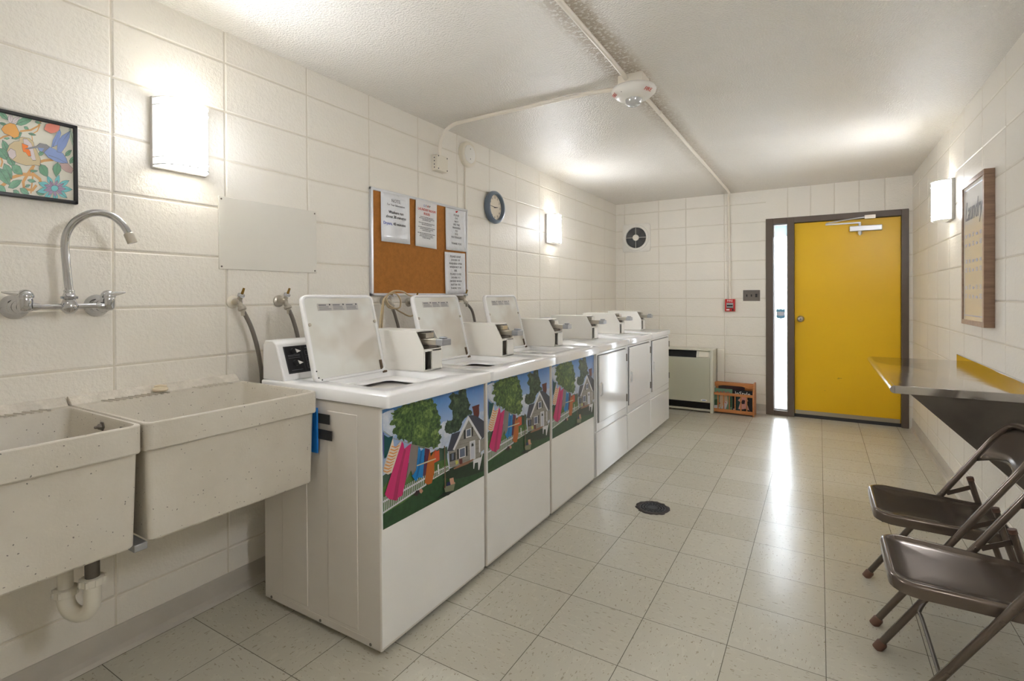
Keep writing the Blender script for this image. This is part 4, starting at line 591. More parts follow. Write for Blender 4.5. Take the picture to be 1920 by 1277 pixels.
make_valve(1.486, 1.238, 'wall water valve just beside the open lid of the first washer', [(1.51, 1.15), (1.528, 1.075), (1.54, 1.0), (1.55, 0.9), (1.55, 0.7)], 'grey braided hose dropping behind the first washer lid')
make_valve(2.155, 1.232, 'wall water valve half hidden by coiled beige cord', [(2.175, 1.14), (2.195, 1.06), (2.20, 0.95), (2.20, 0.7)], 'grey braided hose below the coiled beige cord')
make_valve(2.365, 1.222, 'wall water valve tucked behind the second washer lid', [(2.38, 1.13), (2.39, 1.0), (2.39, 0.7)], 'grey braided hose hidden behind the second washer lid')
make_valve(2.875, 1.243, 'wall water valve at the lower corner of the cork board', [(2.93, 1.16), (2.955, 1.08), (2.962, 1.0), (2.965, 0.85), (2.965, 0.7)], 'grey braided hose below the cork board corner')
P = [(2.0, 0.99), (2.01, 1.123), (2.036, 1.212), (2.057, 1.248), (2.108, 1.284), (2.183, 1.285), (2.247, 1.266), (2.31, 1.25), (2.33, 1.20), (2.265, 1.144), (2.196, 1.165), (2.129, 1.192), (2.078, 1.211), (2.065, 1.242), (2.087, 1.266), (2.12, 1.274), (2.143, 1.266), (2.178, 1.241), (2.182, 1.215), (2.16, 1.195), (2.12, 1.19), (2.085, 1.20), (2.05, 1.24), (2.03, 1.18), (2.02, 1.0), (2.02, 0.75)]
mb = MB(); mb.tube(smooth_path([(XL+0.112+0.008*math.sin(i*1.7), a, b) for i, (a, b) in enumerate(P)], 6), 0.0046, M['cord'], 8)
tag(mb.build('power_cord'), 'beige cord looped over the valves under the cork board', 'cord')

# ------------------------------------------------------------------ cork board and notices
cb = root('cork_board', (XL, 2.506, 1.561), 'cork notice board with white metal frame above the second washer', 'notice board', None, ML)
MB().box(-0.45, 0.45, -0.293, 0.293, 0.002, 0.012, M['cork']).build('cork_sheet', cb)
mb = MB()
for q in ((-0.457, 0.457, -0.301, -0.285), (-0.457, 0.457, 0.285, 0.301), (-0.457, -0.441, -0.301, 0.301), (0.441, 0.457, -0.301, 0.301)): mb.box(q[0], q[1], q[2], q[3], 0, 0.018, M['alu'])
mb.build('frame', cb, bevel=0.002)
def notice(u, v, wd, ht, rz, label, sleeve=True):
    r = root('paper_notice', (XL+0.0185, 2.506+u, 1.561+v), label, 'notice', 'notices pinned to the cork board', ML)
    r.rotation_mode = 'QUATERNION'; r.matrix_world = Matrix.Translation((XL+0.0185, 2.506+u, 1.561+v)) @ (ML @ Matrix.Rotation(rz, 3, 'Z')).to_4x4()
    n = 8; mb = MB()
    def zz(i, j): return 0.002+0.0022*math.sin(i*1.3+u*9)*(1 if sleeve else 0.4)+0.003*((n-j)/n)**3
    vs = [(-wd/2+wd*i/n, -ht/2+ht*j/n, zz(i, j)) for i in range(n+1) for j in range(n+1)]; fs = [(i*(n+1)+j, (i+1)*(n+1)+j, (i+1)*(n+1)+j+1, i*(n+1)+j+1) for i in range(n) for j in range(n)]
    mb.add(vs, fs, M['film'] if sleeve else M['paper'], True); o = mb.build('sheet', r); sd = o.modifiers.new('thick', 'SOLIDIFY'); sd.thickness = 0.0006
    return r
T0 = 0.0072
def lines(r, L, size, v0, dv, m='ink'):
    for i, s_ in enumerate(L):
        if s_: text(s_, size, 0, v0-dv*i, T0, M[m], r, 'lettering')
n1 = notice(-0.268, 0.147, 0.235, 0.28, 0.0, 'note in clear sleeve giving washer and dryer run times')
lines(n1, ['NOTE:'], 0.027, 0.098, 0.03, 'ink_grey'); lines(n1, ['For Your Information:'], 0.0165, 0.074, 0.02, 'ink_grey'); lines(n1, ['Washers run', 'about 30 minutes'], 0.0235, 0.032, 0.026, 'ink')
text('Dryers,', 0.0235, -0.068, -0.034, T0, M['ink_blue'], n1); text('45 minutes', 0.0235, 0.028, -0.034, T0, M['ink'], n1)
n2 = notice(0.007, 0.145, 0.205, 0.288, -0.03, 'laundry room rules sheet with bold red heading', False)
for i, (c, uu) in enumerate((('L', -0.026), ('E', -0.009), ('A', 0.009), ('P', 0.027))): text(c, 0.02, uu, 0.114, 0.0052, M[('ink_blue', 'ink_grey', 'ink_red', 'ink')[i]], n2)
text('LAUNDRY ROOM', 0.0215, 0, 0.088, 0.0052, M['ink_red'], n2); text('RULES', 0.0215, 0, 0.064, 0.0052, M['ink_red'], n2)
random.seed(4)
mb = MB()
v = 0.042
for para in (3, 2, 3, 4):
    for k in range(para):
        hw = random.uniform(0.055, 0.085) if k < para-1 else random.uniform(0.025, 0.05); u = -hw
        while u < hw:
            l = random.uniform(0.006, 0.016); mb.box(u, min(hw, u+l), v-0.0022, v+0.0022, 0.0048, 0.0052, M['ink_grey']); u += l+0.004
        v -= 0.0092
    v -= 0.009
mb.build('small_print', n2)
n3 = notice(0.315, 0.143, 0.228, 0.28, 0.0, 'sleeved notice by the board edge asking not to dye materials')
lines(n3, ['PLEASE', 'DO', 'NOT', 'USE THE', 'WASHERS', 'TO', 'DYE', 'MATERIALS!!!', '', 'THANK YOU'], 0.0195, 0.098, 0.0212, 'ink_grey')
MB().lathe([(0.006, 0), (0.006, 0.004), (0.003, 0.006), (0.005, 0.012)], (0, 0.122, 0.004), (0.2, 0.3, 1), M['red'], 12).build('push_pin', n3, label='red push pin')
n4 = notice(0.305, -0.15, 0.228, 0.28, 0.015, 'sleeved notice about washer and dryer doors, lowest on the cork board')
lines(n4, ['PLEASE LEAVE', 'DOORS OF', 'WASHERS OPEN', 'WHEN NOT IN', 'USE.', 'PLEASE CLOSE', 'DOORS TO', 'DRYERS WHEN', 'NOT IN USE.', 'THANK YOU'], 0.0195, 0.112, 0.0235, 'ink_grey')

# ------------------------------------------------------------------ machines
MW = 0.655
def machine_shell(r, em, side):
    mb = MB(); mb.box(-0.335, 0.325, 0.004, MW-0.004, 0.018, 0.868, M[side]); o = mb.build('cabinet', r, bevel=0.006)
    for yy, sg in ((0.004, -1),):
        for (x0, x1, z1) in ((-0.215, -0.063, 0.832), (0.056, 0.212, 0.832)):
            mb = MB(); mb.box(x0, x1, yy-0.0022, yy+0.003, 0.062, z1, M[side]); mb.build('side_embossing', o, bevel=0.002)
        mb = MB(); mb.box(-0.30, 0.27, yy-0.0012, yy+0.003, 0.045, 0.049, M[side])
        for xx in (-0.29, 0.008, 0.272): mb.lathe([(0.006, 0), (0.005, 0.002), (0, 0.0025)], (xx, yy, 0.031), (0, -1, 0), M['steel_dark'], 10)
        mb.build('side_screws', o)
    mb = MB()
    for xx in (-0.28, 0.27):
        for y in (0.06, MW-0.06): mb.lathe([(0.02, 0), (0.02, 0.012), (0.012, 0.02)], (xx, y, 0), (0, 0, 1), M['dark'], 12)
    mb.build('levelling_foot', r)
    return o
def coin_box(r):
    y0, y1 = 0.49, 0.62
    mb = MB(); pr = [(-0.235, 0.915), (-0.235, 1.101), (0.065, 1.099), (0.112, 1.018), (0.112, 0.918)]
    mb.prism(pr, 1, y0, y0+0.004, M['plastic_w']); mb.prism(pr, 1, y1-0.004, y1, M['plastic_w'])
    mb.box(-0.235, 0.066, y0+0.004, y1-0.004, 1.094, 1.1, M['plastic_w']); mb.box(0.104, 0.11, y0+0.004, y0+0.012, 0.918, 1.014, M['plastic_w']); mb.box(0.104, 0.112, y0+0.058, y1-0.004, 0.918, 1.014, M['plastic_w']); mb.box(0.104, 0.112, y0+0.004, y1-0.004, 1.006, 1.018, M['plastic_w']); mb.box(0.104, 0.112, y0+0.004, y1-0.004, 0.918, 0.924, M['plastic_w'])
    mb.box(-0.235, 0.06, y0+0.004, y1-0.004, 0.915, 0.922, M['plastic_w']); c = mb.build('coin_box', r, bevel=0.0015)
    MB().box(0.04, 0.085, y0+0.006, y0+0.056, 0.922, 1.004, M['steel_dark']).build('coin_lock', c)
    mb = MB(); mb.prism([(0.01, 1.07), (0.052, 1.088), (0.098, 1.018), (0.07, 1.0)], 1, y0+0.005, y1-0.005, M['steel_dark']); mb.box(0.045, 0.1, y0+0.03, y0+0.085, 1.066, 1.089, M['nickel']); mb.build('slide_housing', c, bevel=0.001)
    mb = MB(); mb.box(0.05, 0.165, y0+0.025, y0+0.085, 1.036, 1.064, M['nickel']); sl = mb.build('coin_slide', c, bevel=0.003)
    MB().box(0.16, 0.2, y0+0.022, y0+0.088, 1.036, 1.066, M['grey_frame']).box(0.165, 0.196, y0+0.04, y0+0.066, 1.066, 1.075, M['grey_frame']).build('slide_handle', sl, bevel=0.004)
    return c
def console(r, em):
    mb = MB(); mb.prism([(-0.35, 0.915), (-0.35, 1.06), (-0.335, 1.078), (-0.285, 1.078), (-0.262, 1.064), (-0.212, 0.93), (-0.21, 0.915)], 1, 0.012, MW-0.012, M[em]); o = mb.build('console', r, bevel=0.005)
    # sloped control panel: between (x=-0.256,z=1.048) and (x=-0.216,z=0.935)
    ax = Vector((-0.2135-(-0.2575), 0, 0.934-1.052)).normalized(); nn = Vector((-ax.z, 0, ax.x)); org = Vector((-0.2598, 0, 1.056))
    def Q(y, s_, h): p = org+ax*s_+nn*h; return (p.x, y, p.z)
    def slab(mb, ya, yb, sa, sb, h0, h1, m):
        v = [Q(y, s_, h) for y in (ya, yb) for s_ in (sa, sb) for h in (h0, h1)]
        mb.add(v, [(0, 1, 3, 2), (4, 6, 7, 5), (0, 4, 5, 1), (2, 3, 7, 6), (0, 2, 6, 4), (1, 5, 7, 3)], m)
    mb = MB(); slab(mb, 0.04, 0.255, 0.006, 0.122, -0.002, 0.003, M['dark']); slab(mb, 0.044, 0.118, 0.010, 0.118, 0.003, 0.0036, M['black']); slab(mb, 0.124, 0.25, 0.010, 0.118, 0.003, 0.0036, M['black'])
    for s_ in (0.044, 0.048, 0.056, 0.108): slab(mb, 0.05+s_*0.05, 0.108, s_, s_+0.0016, 0.0036, 0.0039, M['ink_grey'])
    for k in range(3):
        for (a, b, c_, d) in ((0.135, 0.178, 0.03+k*0.028, 0.031+k*0.028), (0.135, 0.178, 0.05+k*0.028, 0.051+k*0.028), (0.135, 0.136, 0.03+k*0.028, 0.051+k*0.028), (0.177, 0.178, 0.03+k*0.028, 0.051+k*0.028)): slab(mb, a, b, c_, d, 0.0036, 0.0039, M['ink_grey'])
    slab(mb, 0.14, 0.172, 0.016, 0.019, 0.0036, 0.0039, M['ink_grey']); cp = mb.build('control_panel', o)
    for s_ in (0.03, 0.08):
        c0 = Vector(Q(0.08, s_, 0.0036)); mb = MB(); mb.lathe([(0.013, 0), (0.012, 0.009), (0, 0.0095)], c0, nn, M['black'], 18)
        a = Vector(Q(0.086, s_-0.008, 0.012)); b = Vector(Q(0.108, s_+0.004, 0.014)); d = Vector(Q(0.09, s_+0.009, 0.013)); nn2 = nn*0.004
        mb.add([a, b, d, a+nn2, b+nn2, d+nn2], [(0, 1, 2), (5, 4, 3), (0, 3, 4, 1), (1, 4, 5, 2), (2, 5, 3, 0)], M['white_paint']); mb.build('selector_knob', cp)
    return o
POST_T = 0.00035
def rough(P, a):
    out = []
    for i in range(len(P)):
        p, q = P[i], P[(i+1) % len(P)]
        for t_ in (0, 0.25, 0.5, 0.75): out.append((min(1, max(0, p[0]+(q[0]-p[0])*t_+random.uniform(-a, a))), min(1, max(0, p[1]+(q[1]-p[1])*t_+random.uniform(-a, a)))))
    return out
def poster(r):
    mb = MB(); y0, y1, z0, z1 = 0.014, MW-0.006, 0.444, 0.862; x = 0.3255
    mb.box(x, x+POST_T, y0, y1, z0, z1, pmat('sky')); k = 1
    random.seed(7)
    for c, P in POSTER:
        if c in ('tree', 'pine', 'tree_light', 'pine_light'): P = rough(P, 0.013 if c == 'tree' else 0.006)
        mb.poly([(x+POST_T+0.00003*k, y0+(y1-y0)*u, z0+(z1-z0)*v) for u, v in P], pmat(c)); k += 1
    # blobby foliage along the crowns
    mb2 = mb; random.seed(7)
    return mb.build('printed_panel', r, label='printed picture of laundry on a line beside a grey cottage')
def make_washer(loc, label):
    r = root('washing_machine', loc, label, 'washing machine', 'coin operated top load washers')
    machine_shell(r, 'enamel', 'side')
    mb = MB(); mb.box(0.322, 0.3255, 0.008, MW-0.004, 0.03, 0.866, M['body']); mb.box(0.30, 0.322, 0.008, MW-0.008, 0.018, 0.03, M['dark']); mb.build('front_panel', r, bevel=0.001)
    # top with cut-out for the tub opening
    hx0, hx1, hy0, hy1 = -0.075, 0.262, 0.105, 0.475; X0, X1 = -0.348, 0.366
    outer = rrect(X0, X1, 0.0, MW, 0.012, 4); inner = rrect(hx0, hx1, hy0, hy1, 0.03, 4)
    mb = MB(); z = 0.916
    def rg(P, zz): return [(a, b, zz) for a, b in P]
    big = rrect(X0+0.001, X1-0.001, 0.001, MW-0.001, 0.012, 4)
    cx, cy = 0.085, 0.29
    def circ(R_, zz, n=24):
        out = []
        for a, b in inner:
            t_ = math.atan2(b-(hy0+hy1)/2, a-(hx0+hx1)/2); out.append((cx+R_*math.cos(t_), cy+R_*math.sin(t_), zz))
        return out
    mb.loft([rg(rrect(X0+0.03, X1-0.04, 0.03, MW-0.03, 0.012, 4), 0.872), rg(outer, 0.872), rg(outer, 0.911), rg(rrect(X0+0.004, X1-0.004, 0.004, MW-0.004, 0.01, 4), 0.916),
             rg(rrect(hx0-0.004, hx1+0.004, hy0-0.004, hy1+0.004, 0.032, 4), 0.916), rg(inner, 0.912), rg(rrect(hx0+0.006, hx1-0.006, hy0+0.006, hy1-0.006, 0.03, 4), 0.892), circ(0.166, 0.887), circ(0.160, 0.884), circ(0.159, 0.879)], M['enamel'], False, False)
    tp = mb.build('top', r)
    mb = MB(); mb.lathe([(0.205, 0.878), (0.205, 0.60), (0.19, 0.52), (0.0, 0.5)], (cx, cy, 0), (0, 0, 1), M['void'], 32, False, False); mb.build('tub', r)
    mb = MB(); mb.lathe([(0.162, 0.83), (0.164, 0.844), (0.158, 0.850), (0.146, 0.846), (0.138, 0.83), (0.136, 0.55), (0.05, 0.53), (0.045, 0.7), (0.02, 0.74), (0, 0.745)], (cx, cy, 0), (0, 0, 1), M['enamel'], 36, False, False); mb.build('basket', r)
    # open lid, leaning back from its hinge line
    L = 0.36; tilt = math.radians(14.5); hz = 0.914; hx = -0.078
    lid = bpy.data.objects.new('lid', None)
    def LP(y, s_, h): return (hx-math.sin(tilt)*s_+math.cos(tilt)*h, y, hz+math.cos(tilt)*s_+math.sin(tilt)*h)
    y0, y1 = 0.055, 0.445
    def ring(i, h, r_=0.03): 
        out = []
        for a, b in rrect(y0+i, y1-i, i, L-i, max(0.004, r_-i), 6): out.append(LP(a, b, h))
        return out
    mb = MB(); mb.loft([ring(0.004, -0.016), ring(0, -0.011), ring(0, 0.006), ring(0.003, 0.009), ring(0.010, 0.009), ring(0.014, 0.002)], M['enamel'], True, False); mb.poly(ring(0.014, 0.002), M['lid']); ld = mb.build('lid', r)
    mb = MB()
    def slab(ya, yb, sa, sb, h0, h1, m, mbb):
        v = [LP(y, s_, h) for y in (ya, yb) for s_ in (sa, sb) for h in (h0, h1)]
        mbb.add(v, [(0, 1, 3, 2), (4, 6, 7, 5), (0, 4, 5, 1), (2, 3, 7, 6), (0, 2, 6, 4), (1, 5, 7, 3)], m)
    slab(y0+0.075, y1-0.095, L-0.068, L-0.037, 0.002, 0.0026, mat('label_grey', (188, 184, 180), 0.5) if 'label_grey' not in bpy.data.materials else bpy.data.materials['label_grey'], mb)
    random.seed(2)
    for k in range(3):
        a = y0+0.08+k*0.073; slab(a+0.002, a+0.04, L-0.046, L-0.041, 0.0026, 0.003, M['ink_grey'], mb); slab(a+0.056, a+0.062, L-0.045, L-0.039, 0.0026, 0.003, M['ink'], mb)
        for q in range(4): slab(a+0.002, a+0.066-random.uniform(0, 0.015), L-0.051-q*0.0045, L-0.0492-q*0.0045, 0.0026, 0.0029, M['ink_grey'], mb)
    mb.build('warning_sticker', ld)
    for (yy, ss) in ((y0+0.02, L-0.125), (y1-0.013, L-0.125)):
        c0 = Vector(LP(yy, ss, 0.004)); nn = (Vector(LP(yy, ss, 0.01))-c0).normalized(); mb = MB(); mb.lathe([(0.007, -0.004), (0.007, 0.004), (0.004, 0.006), (0, 0.006)], c0, nn, M['nickel'], 14); mb.build('bumper', ld)
    mb = MB(); slab(y1-0.03, y1-0.016, 0.004, 0.055, 0.002, 0.006, M['rust'], mb); mb.tube([LP(y1-0.02, 0.0, 0.004), LP(y1+0.004, 0.0, 0.0)], 0.006, M['rust'], 8); mb.build('hinge', ld, label='rust stained lid hinge')
    mb = MB()
    for (yy, ss) in ((y0+0.01, 0.045), (y0+0.015, 0.018), (y0+0.03, 0.008)): mb.lathe([(0.003, 0), (0.003, 0.002)], Vector(LP(yy, ss, 0.009)), (1, 0, 0.3), M['dark'], 8)
    mb.build('lid_screws', ld)
    console(r, 'enamel'); coin_box(r); poster(r)
    return r
def make_dryer(loc, label):
    r = root('tumble_dryer', loc, label, 'dryer', 'white coin operated dryers')
    machine_shell(r, 'enamel_dry', 'enamel_dry')
    mb = MB(); mb.loft([[(a, b, z_) for a, b in rrect(-0.348+i, 0.352-i, 0.001+i, MW-0.001-i, 0.012, 4)] for i, z_ in ((0.01, 0.872), (0, 0.874), (0, 0.912), (0.004, 0.917))], M['enamel_dry'], True, True); mb.build('top', r)
    mb = MB(); mb.box(0.322, 0.336, 0.006, MW-0.004, 0.335, 0.868, M['enamel_dry']); mb.build('front_panel', r, bevel=0.003)
    mb = MB(); mb.box(0.322, 0.338, 0.006, MW-0.004, 0.03, 0.328, M['enamel_dry']); mb.build('lower_panel', r, bevel=0.005)
    dy0, dy1, dz0, dz1 = 0.03, 0.60, 0.395, 0.848
    mb = MB(); mb.box(0.3361, 0.3364, dy0-0.004, dy1+0.004, dz0-0.004, dz1+0.004, M['dark']); mb.build('door_gap', r)
    mb = MB(); mb.box(0.3364, 0.350, dy0, dy1, dz0, dz1, M['enamel_dry']); d = mb.build('door', r, bevel=0.006, seg=3)
    mb = MB(); mb.tube([(0.350, 0.052, 0.575), (0.361, 0.052, 0.583), (0.361, 0.052, 0.657), (0.350, 0.052, 0.665)], 0.006, M['enamel_dry'], 10); mb.build('handle', d)
    for zz in (0.47, 0.78): MB().box(0.345, 0.356, 0.598, 0.608, zz-0.028, zz+0.028, M['steel_dark']).build('hinge', d)
    console(r, 'enamel_dry'); coin_box(r)
    return r
MX = -1.62
WY = [1.296, 1.963, 2.632]; DYs = [3.296, 3.953, 4.610]
w0 = make_washer((MX, WY[0], 0), 'top load washer with open lid and laundry picture, standing against the sinks')
for y, lb in zip(WY[1:], ('open lid washer below the cork board, between two other washers', 'open lid washer standing directly against the first dryer')):
    c = copy_tree(w0); c.location = (MX, y, 0); c['label'] = lb
d0 = make_dryer((MX, DYs[0], 0), 'white dryer next to the last washer, its door reflecting bright daylight')
for y, lb in zip(DYs[1:], ('white dryer in the middle of the three dryers', 'white dryer at the far end beside the heater')):
    c = copy_tree(d0); c.location = (MX, y, 0); c['label'] = lb
# blue pouch and tape on the first washer's side
bp = root('blue_pouch', (-1.70, 1.2865, 0.755), 'bright blue plastic sleeve wedged between sink and first washer', 'sleeve')
MB().box(-0.12, 0.098, -0.004, 0.003, -0.085, 0.085, M['blue']).build('sleeve', bp, bevel=0.002)
for z, x1 in ((0.047, 0.158), (-0.012, 0.170)):
    MB().box(0.02, x1, 0.003, 0.0055, z-0.019, z+0.017, M['tape']).build('tape_strip', bp)
# ------------------------------------------------------------------ ceiling conduit, detector, junction box, chime, clock
def conduit(name, pts, label, clips, r=0.0115):
    mb = MB(); mb.tube(pts, r, M['conduit'], 14); o = mb.build(name); tag(o, label, 'conduit')
    for c, d in clips: mb = MB(); mb.tube([Vector(c)-Vector(d)*0.009, Vector(c)+Vector(d)*0.009], r+0.0022, M['conduit'], 14); mb.build('pipe_clip', o)
    return o
zc = ZC-0.014
conduit('ceiling_conduit', [(-0.822, YF, zc), (-0.822, 1.6, zc), (-0.823, 2.3, zc), (-0.825, 2.5, zc-0.004), (-0.825, 2.58, zc-0.012)], 'painted conduit on the ceiling running from the camera to the fire strobe', [((-0.822, 0.6, zc), (0, 1, 0))])
mb_pts = [(-0.818, 2.68, zc-0.008), (-0.818, 2.80, zc), (-0.816, 4.2, zc), (-0.815, 5.8, zc), (-0.822, 5.98, zc-0.004), (-0.835, 6.055, zc-0.025), (-0.842, 6.088, zc-0.07), (-0.844, 6.0925, zc-0.14), (-0.836, 6.0925, 1.6), (-0.83, 6.0925, 1.215)]
conduit('ceiling_conduit', mb_pts, 'painted conduit from the fire strobe down the door wall to the red alarm', [((-0.817, 3.15, zc), (0, 1, 0)), ((-0.815, 5.6, zc), (0, 1, 0)), ((-0.836, 6.0925, 1.6), (0, 0, 1))])
conduit('ceiling_conduit', smooth_path([(-0.90, 2.635, zc-0.01), (-0.99, 2.635, zc-0.006), (-1.1, 2.635, zc), (-1.5, 2.636, zc), (-1.90, 2.64, zc), (-1.99, 2.64, zc-0.01), (-2.045, 2.64, zc-0.04), (-2.075, 2.64, zc-0.09), (-2.085, 2.64, zc-0.14), (-2.086, 2.64, 2.16)], 4), 'painted conduit branch curving down to the wall junction box', [((-1.35, 2.636, zc), (1, 0, 0))])
jb = root('junction_box', (XL, 2.645, 2.112), 'cream electrical box high on the wall above the cork board', 'junction box', None, ML)
MB().box(-0.055, 0.055, -0.05, 0.05, 0, 0.05, M['off']).build('box_body', jb, bevel=0.004)
mb = MB()
for v in (0.03, 0.01, -0.012, -0.032): mb.lathe([(0.004, 0), (0.004, 0.001)], (-0.0552, v, 0.025), (-1, 0, 0), M['dark'], 8)
for (u, v) in ((-0.045, 0.04), (0.045, 0.04), (-0.045, -0.04), (0.045, -0.04)): mb.lathe([(0.0045, 0), (0.004, 0.0015)], (u, v, 0.05), (0, 0, 1), M['dark'], 8)
mb.build('knockout', jb)
ch = root('wall_speaker', (XL, 2.972, 2.250), 'round white plastic disc on the wall above the cork board corner', 'speaker', None, ML)
MB().lathe([(0.088, 0), (0.09, 0.01), (0.088, 0.028), (0.08, 0.034), (0.066, 0.034), (0.064, 0.03)], (0, 0, 0), (0, 0, 1), M['off'], 40).build('housing', ch)
mb = MB(); mb.lathe([(0.064, 0.03), (0.063, 0.036), (0.06, 0.038), (0, 0.038)], (0, 0, 0), (0, 0, 1), M['plastic_w'], 40)
for v in (0.035, -0.035): mb.lathe([(0.0035, 0), (0.0035, 0.001)], (0, v, 0.038), (0, 0, 1), M['dark'], 8)
mb.build('cover', ch)
mb = MB(); mb.box(XL, XL+0.012, 2.946, 2.956, 1.864, 2.165, M['conduit']); tag(mb.build('cable_raceway', bevel=0.002), 'thin painted cable strip between round disc and cork board', 'cable strip')
ck = root('wall_clock', (XL, 3.312, 1.928), 'round slate blue wall clock with cream face', 'clock', None, ML)
MB().lathe([(0.10, 0), (0.118, 0.004), (0.124, 0.018), (0.122, 0.034), (0.112, 0.045), (0.100, 0.046), (0.094, 0.036), (0.093, 0.022)], (0, 0, 0), (0, 0, 1), M['clockblue'], 48, True, False).build('rim', ck)
MB().lathe([(0.095, 0.02), (0.0, 0.0205)], (0, 0, 0), (0, 0, 1), M['clockface'], 48, False, False).build('dial', ck)
for h in range(1, 13):
    a = PI/2-h*PI/6; text(str(h), 0.022, 0.074*math.cos(a), 0.074*math.sin(a), 0.0215, M['ink'], ck, 'numeral')
mb = MB()
for k in range(60):
    a = k*PI/30; r0 = 0.086; c, s_ = math.cos(a), math.sin(a); mb.tube([(r0*c, r0*s_, 0.0215), ((r0+(0.006 if k % 5 == 0 else 0.003))*c, (r0+(0.006 if k % 5 == 0 else 0.003))*s_, 0.0215)], 0.0007, M['ink'], 4)
mb.build('minute_marks', ck)
def hand(ang, l, wd, nm):
    a = math.radians(90-ang); d = (math.cos(a), math.sin(a)); n = (-d[1]*wd, d[0]*wd)
    mb = MB(); mb.prism([(-d[0]*0.014-n[0], -d[1]*0.014-n[1]), (d[0]*l-n[0]*0.4, d[1]*l-n[1]*0.4), (d[0]*l+n[0]*0.4, d[1]*l+n[1]*0.4), (-d[0]*0.014+n[0], -d[1]*0.014+n[1])], 2, 0.024, 0.0255, M['black']); mb.build(nm, ck)
hand(83, 0.042, 0.0042, 'hour_hand'); hand(276, 0.068, 0.0026, 'minute_hand')

fd = root('fire_strobe', (-0.805, 2.60, ZC), 'white round fire alarm strobe hanging at the ceiling conduit crossing', 'fire alarm')
mb = MB(); mb.box(-0.062, 0.062, -0.062, 0.062, -0.052, 0, M['conduit']); mb.build('mounting_box', fd, bevel=0.003)
mb = MB(); mb.lathe([(0.075, 0.05), (0.105, 0.055), (0.112, 0.066), (0.108, 0.08), (0.086, 0.1), (0.06, 0.110), (0.04, 0.112), (0, 0.112)], (0, 0, 0), (0, 0, -1), M['plastic_w'], 48); mb.build('housing', fd)
MB().lathe([(0.042, 0.11), (0.041, 0.122), (0.033, 0.138), (0.018, 0.147), (0, 0.149)], (0, 0, 0), (0, 0, -1), mat('clear_lens', (215, 218, 220), 0.05, 0.55), 32, False, True).build('lens', fd)
MB().lathe([(0.028, 0.1115), (0.012, 0.128), (0, 0.13)], (0, 0, 0), (0, 0, -1), M['chrome'], 20).build('flash_tube', fd)
def ring_text(s_, ang, name='lettering'):
    # on the sloped skirt; radius ~0.097, facing outward-down
    a = math.radians(ang); out = Vector((math.cos(a), math.sin(a), 0)); tang = Vector((-math.sin(a), math.cos(a), 0))
    nrm = (out*0.62+Vector((0, 0, -0.78))).normalized(); upv = nrm.cross(tang).normalized()
    o = text(s_, 0.026, 0, 0, 0, M['ink_red'], fd, name)
    m3 = cols(tuple(tang), tuple(upv), tuple(nrm)).to_4x4(); m3.translation = out*0.0975+Vector((0, 0, -0.0925)); o.matrix_local = m3
ring_text('FIRE', -28); ring_text('FIRE', -146)
MB().lathe([(0.003, 0), (0.003, 0.002)], (-0.035, -0.085, -0.092), (-0.2, -0.5, -0.8), M['dark'], 8).build('indicator', fd)

# ------------------------------------------------------------------ back wall things
fn = root('exhaust_fan', (-1.862, YB, 1.946), 'square white exhaust fan with round dark grille near the ceiling', 'fan', None, MBK)
mb = MB(); Rn = []
def sq_to_c(i, rad, w_, n=48):
    out = []
    for k in range(n):
        a = k*2*PI/n; c, s_ = math.cos(a), math.sin(a); sqr = 0.168/max(abs(c), abs(s_)); sqr = min(sqr, 0.226); rr_ = sqr*(1-i)+rad*i; out.append((rr_*c, rr_*s_, w_))
    return out
mb.loft([sq_to_c(0, 0, 0.0), sq_to_c(0, 0, 0.012), sq_to_c(0.1, 0.15, 0.018), sq_to_c(1, 0.155, 0.022), sq_to_c(1, 0.150, 0.036), sq_to_c(1, 0.135, 0.040), sq_to_c(1, 0.124, 0.034), sq_to_c(1, 0.122, 0.008)], M['plastic_w'], True, False); mb.build('fan_housing', fn)
MB().lathe([(0.122, 0.012), (0, 0.012)], (0, 0, 0), (0, 0, 1), M['void'], 32, False, False).build('duct', fn)
mb = MB()
for k in range(1, 9):
    R_ = 0.035+k*0.0105; mb.tube([(R_*math.cos(t_*PI/20), R_*math.sin(t_*PI/20), 0.03) for t_ in range(41)], 0.0012, M['grey_frame'], 5)
for a in range(0, 360, 90): c, s_ = math.cos(math.radians(a)), math.sin(math.radians(a)); mb.tube([(0.03*c, 0.03*s_, 0.032), (0.124*c, 0.124*s_, 0.032)], 0.0028, M['plastic_w'], 6)
mb.build('guard_grille', fn)
MB().lathe([(0.037, 0.026), (0.037, 0.036), (0.033, 0.04), (0, 0.041)], (0, 0, 0), (0, 0, 1), M['plastic_w'], 28).build('hub_cap', fn)
mb = MB()
for k in range(5):
    a = k*2*PI/5; mb.add([(0.03*math.cos(a), 0.03*math.sin(a), 0.014), (0.115*math.cos(a-0.1), 0.115*math.sin(a-0.1), 0.014), (0.115*math.cos(a+0.6), 0.115*math.sin(a+0.6), 0.022), (0.03*math.cos(a+0.8), 0.03*math.sin(a+0.8), 0.022)], [(0, 1, 2, 3)], M['dark'])
mb.build('fan_blade', fn)
pl_ = root('fire_pull_station', (-0.828, YB, 1.148), 'red fire alarm pull station below the painted conduit', 'fire alarm', None, MBK)
MB().box(-0.058, 0.058, -0.07, 0.07, 0, 0.012, M['off']).build('back_box', pl_, bevel=0.002)
MB().box(-0.05, 0.05, -0.066, 0.066, 0.012, 0.045, M['red']).build('cover', pl_, bevel=0.003)
hb = MB().box(-0.034, 0.034, -0.028, 0.026, 0.045, 0.05, M['grey_frame']).build('pull_handle', pl_, bevel=0.002)
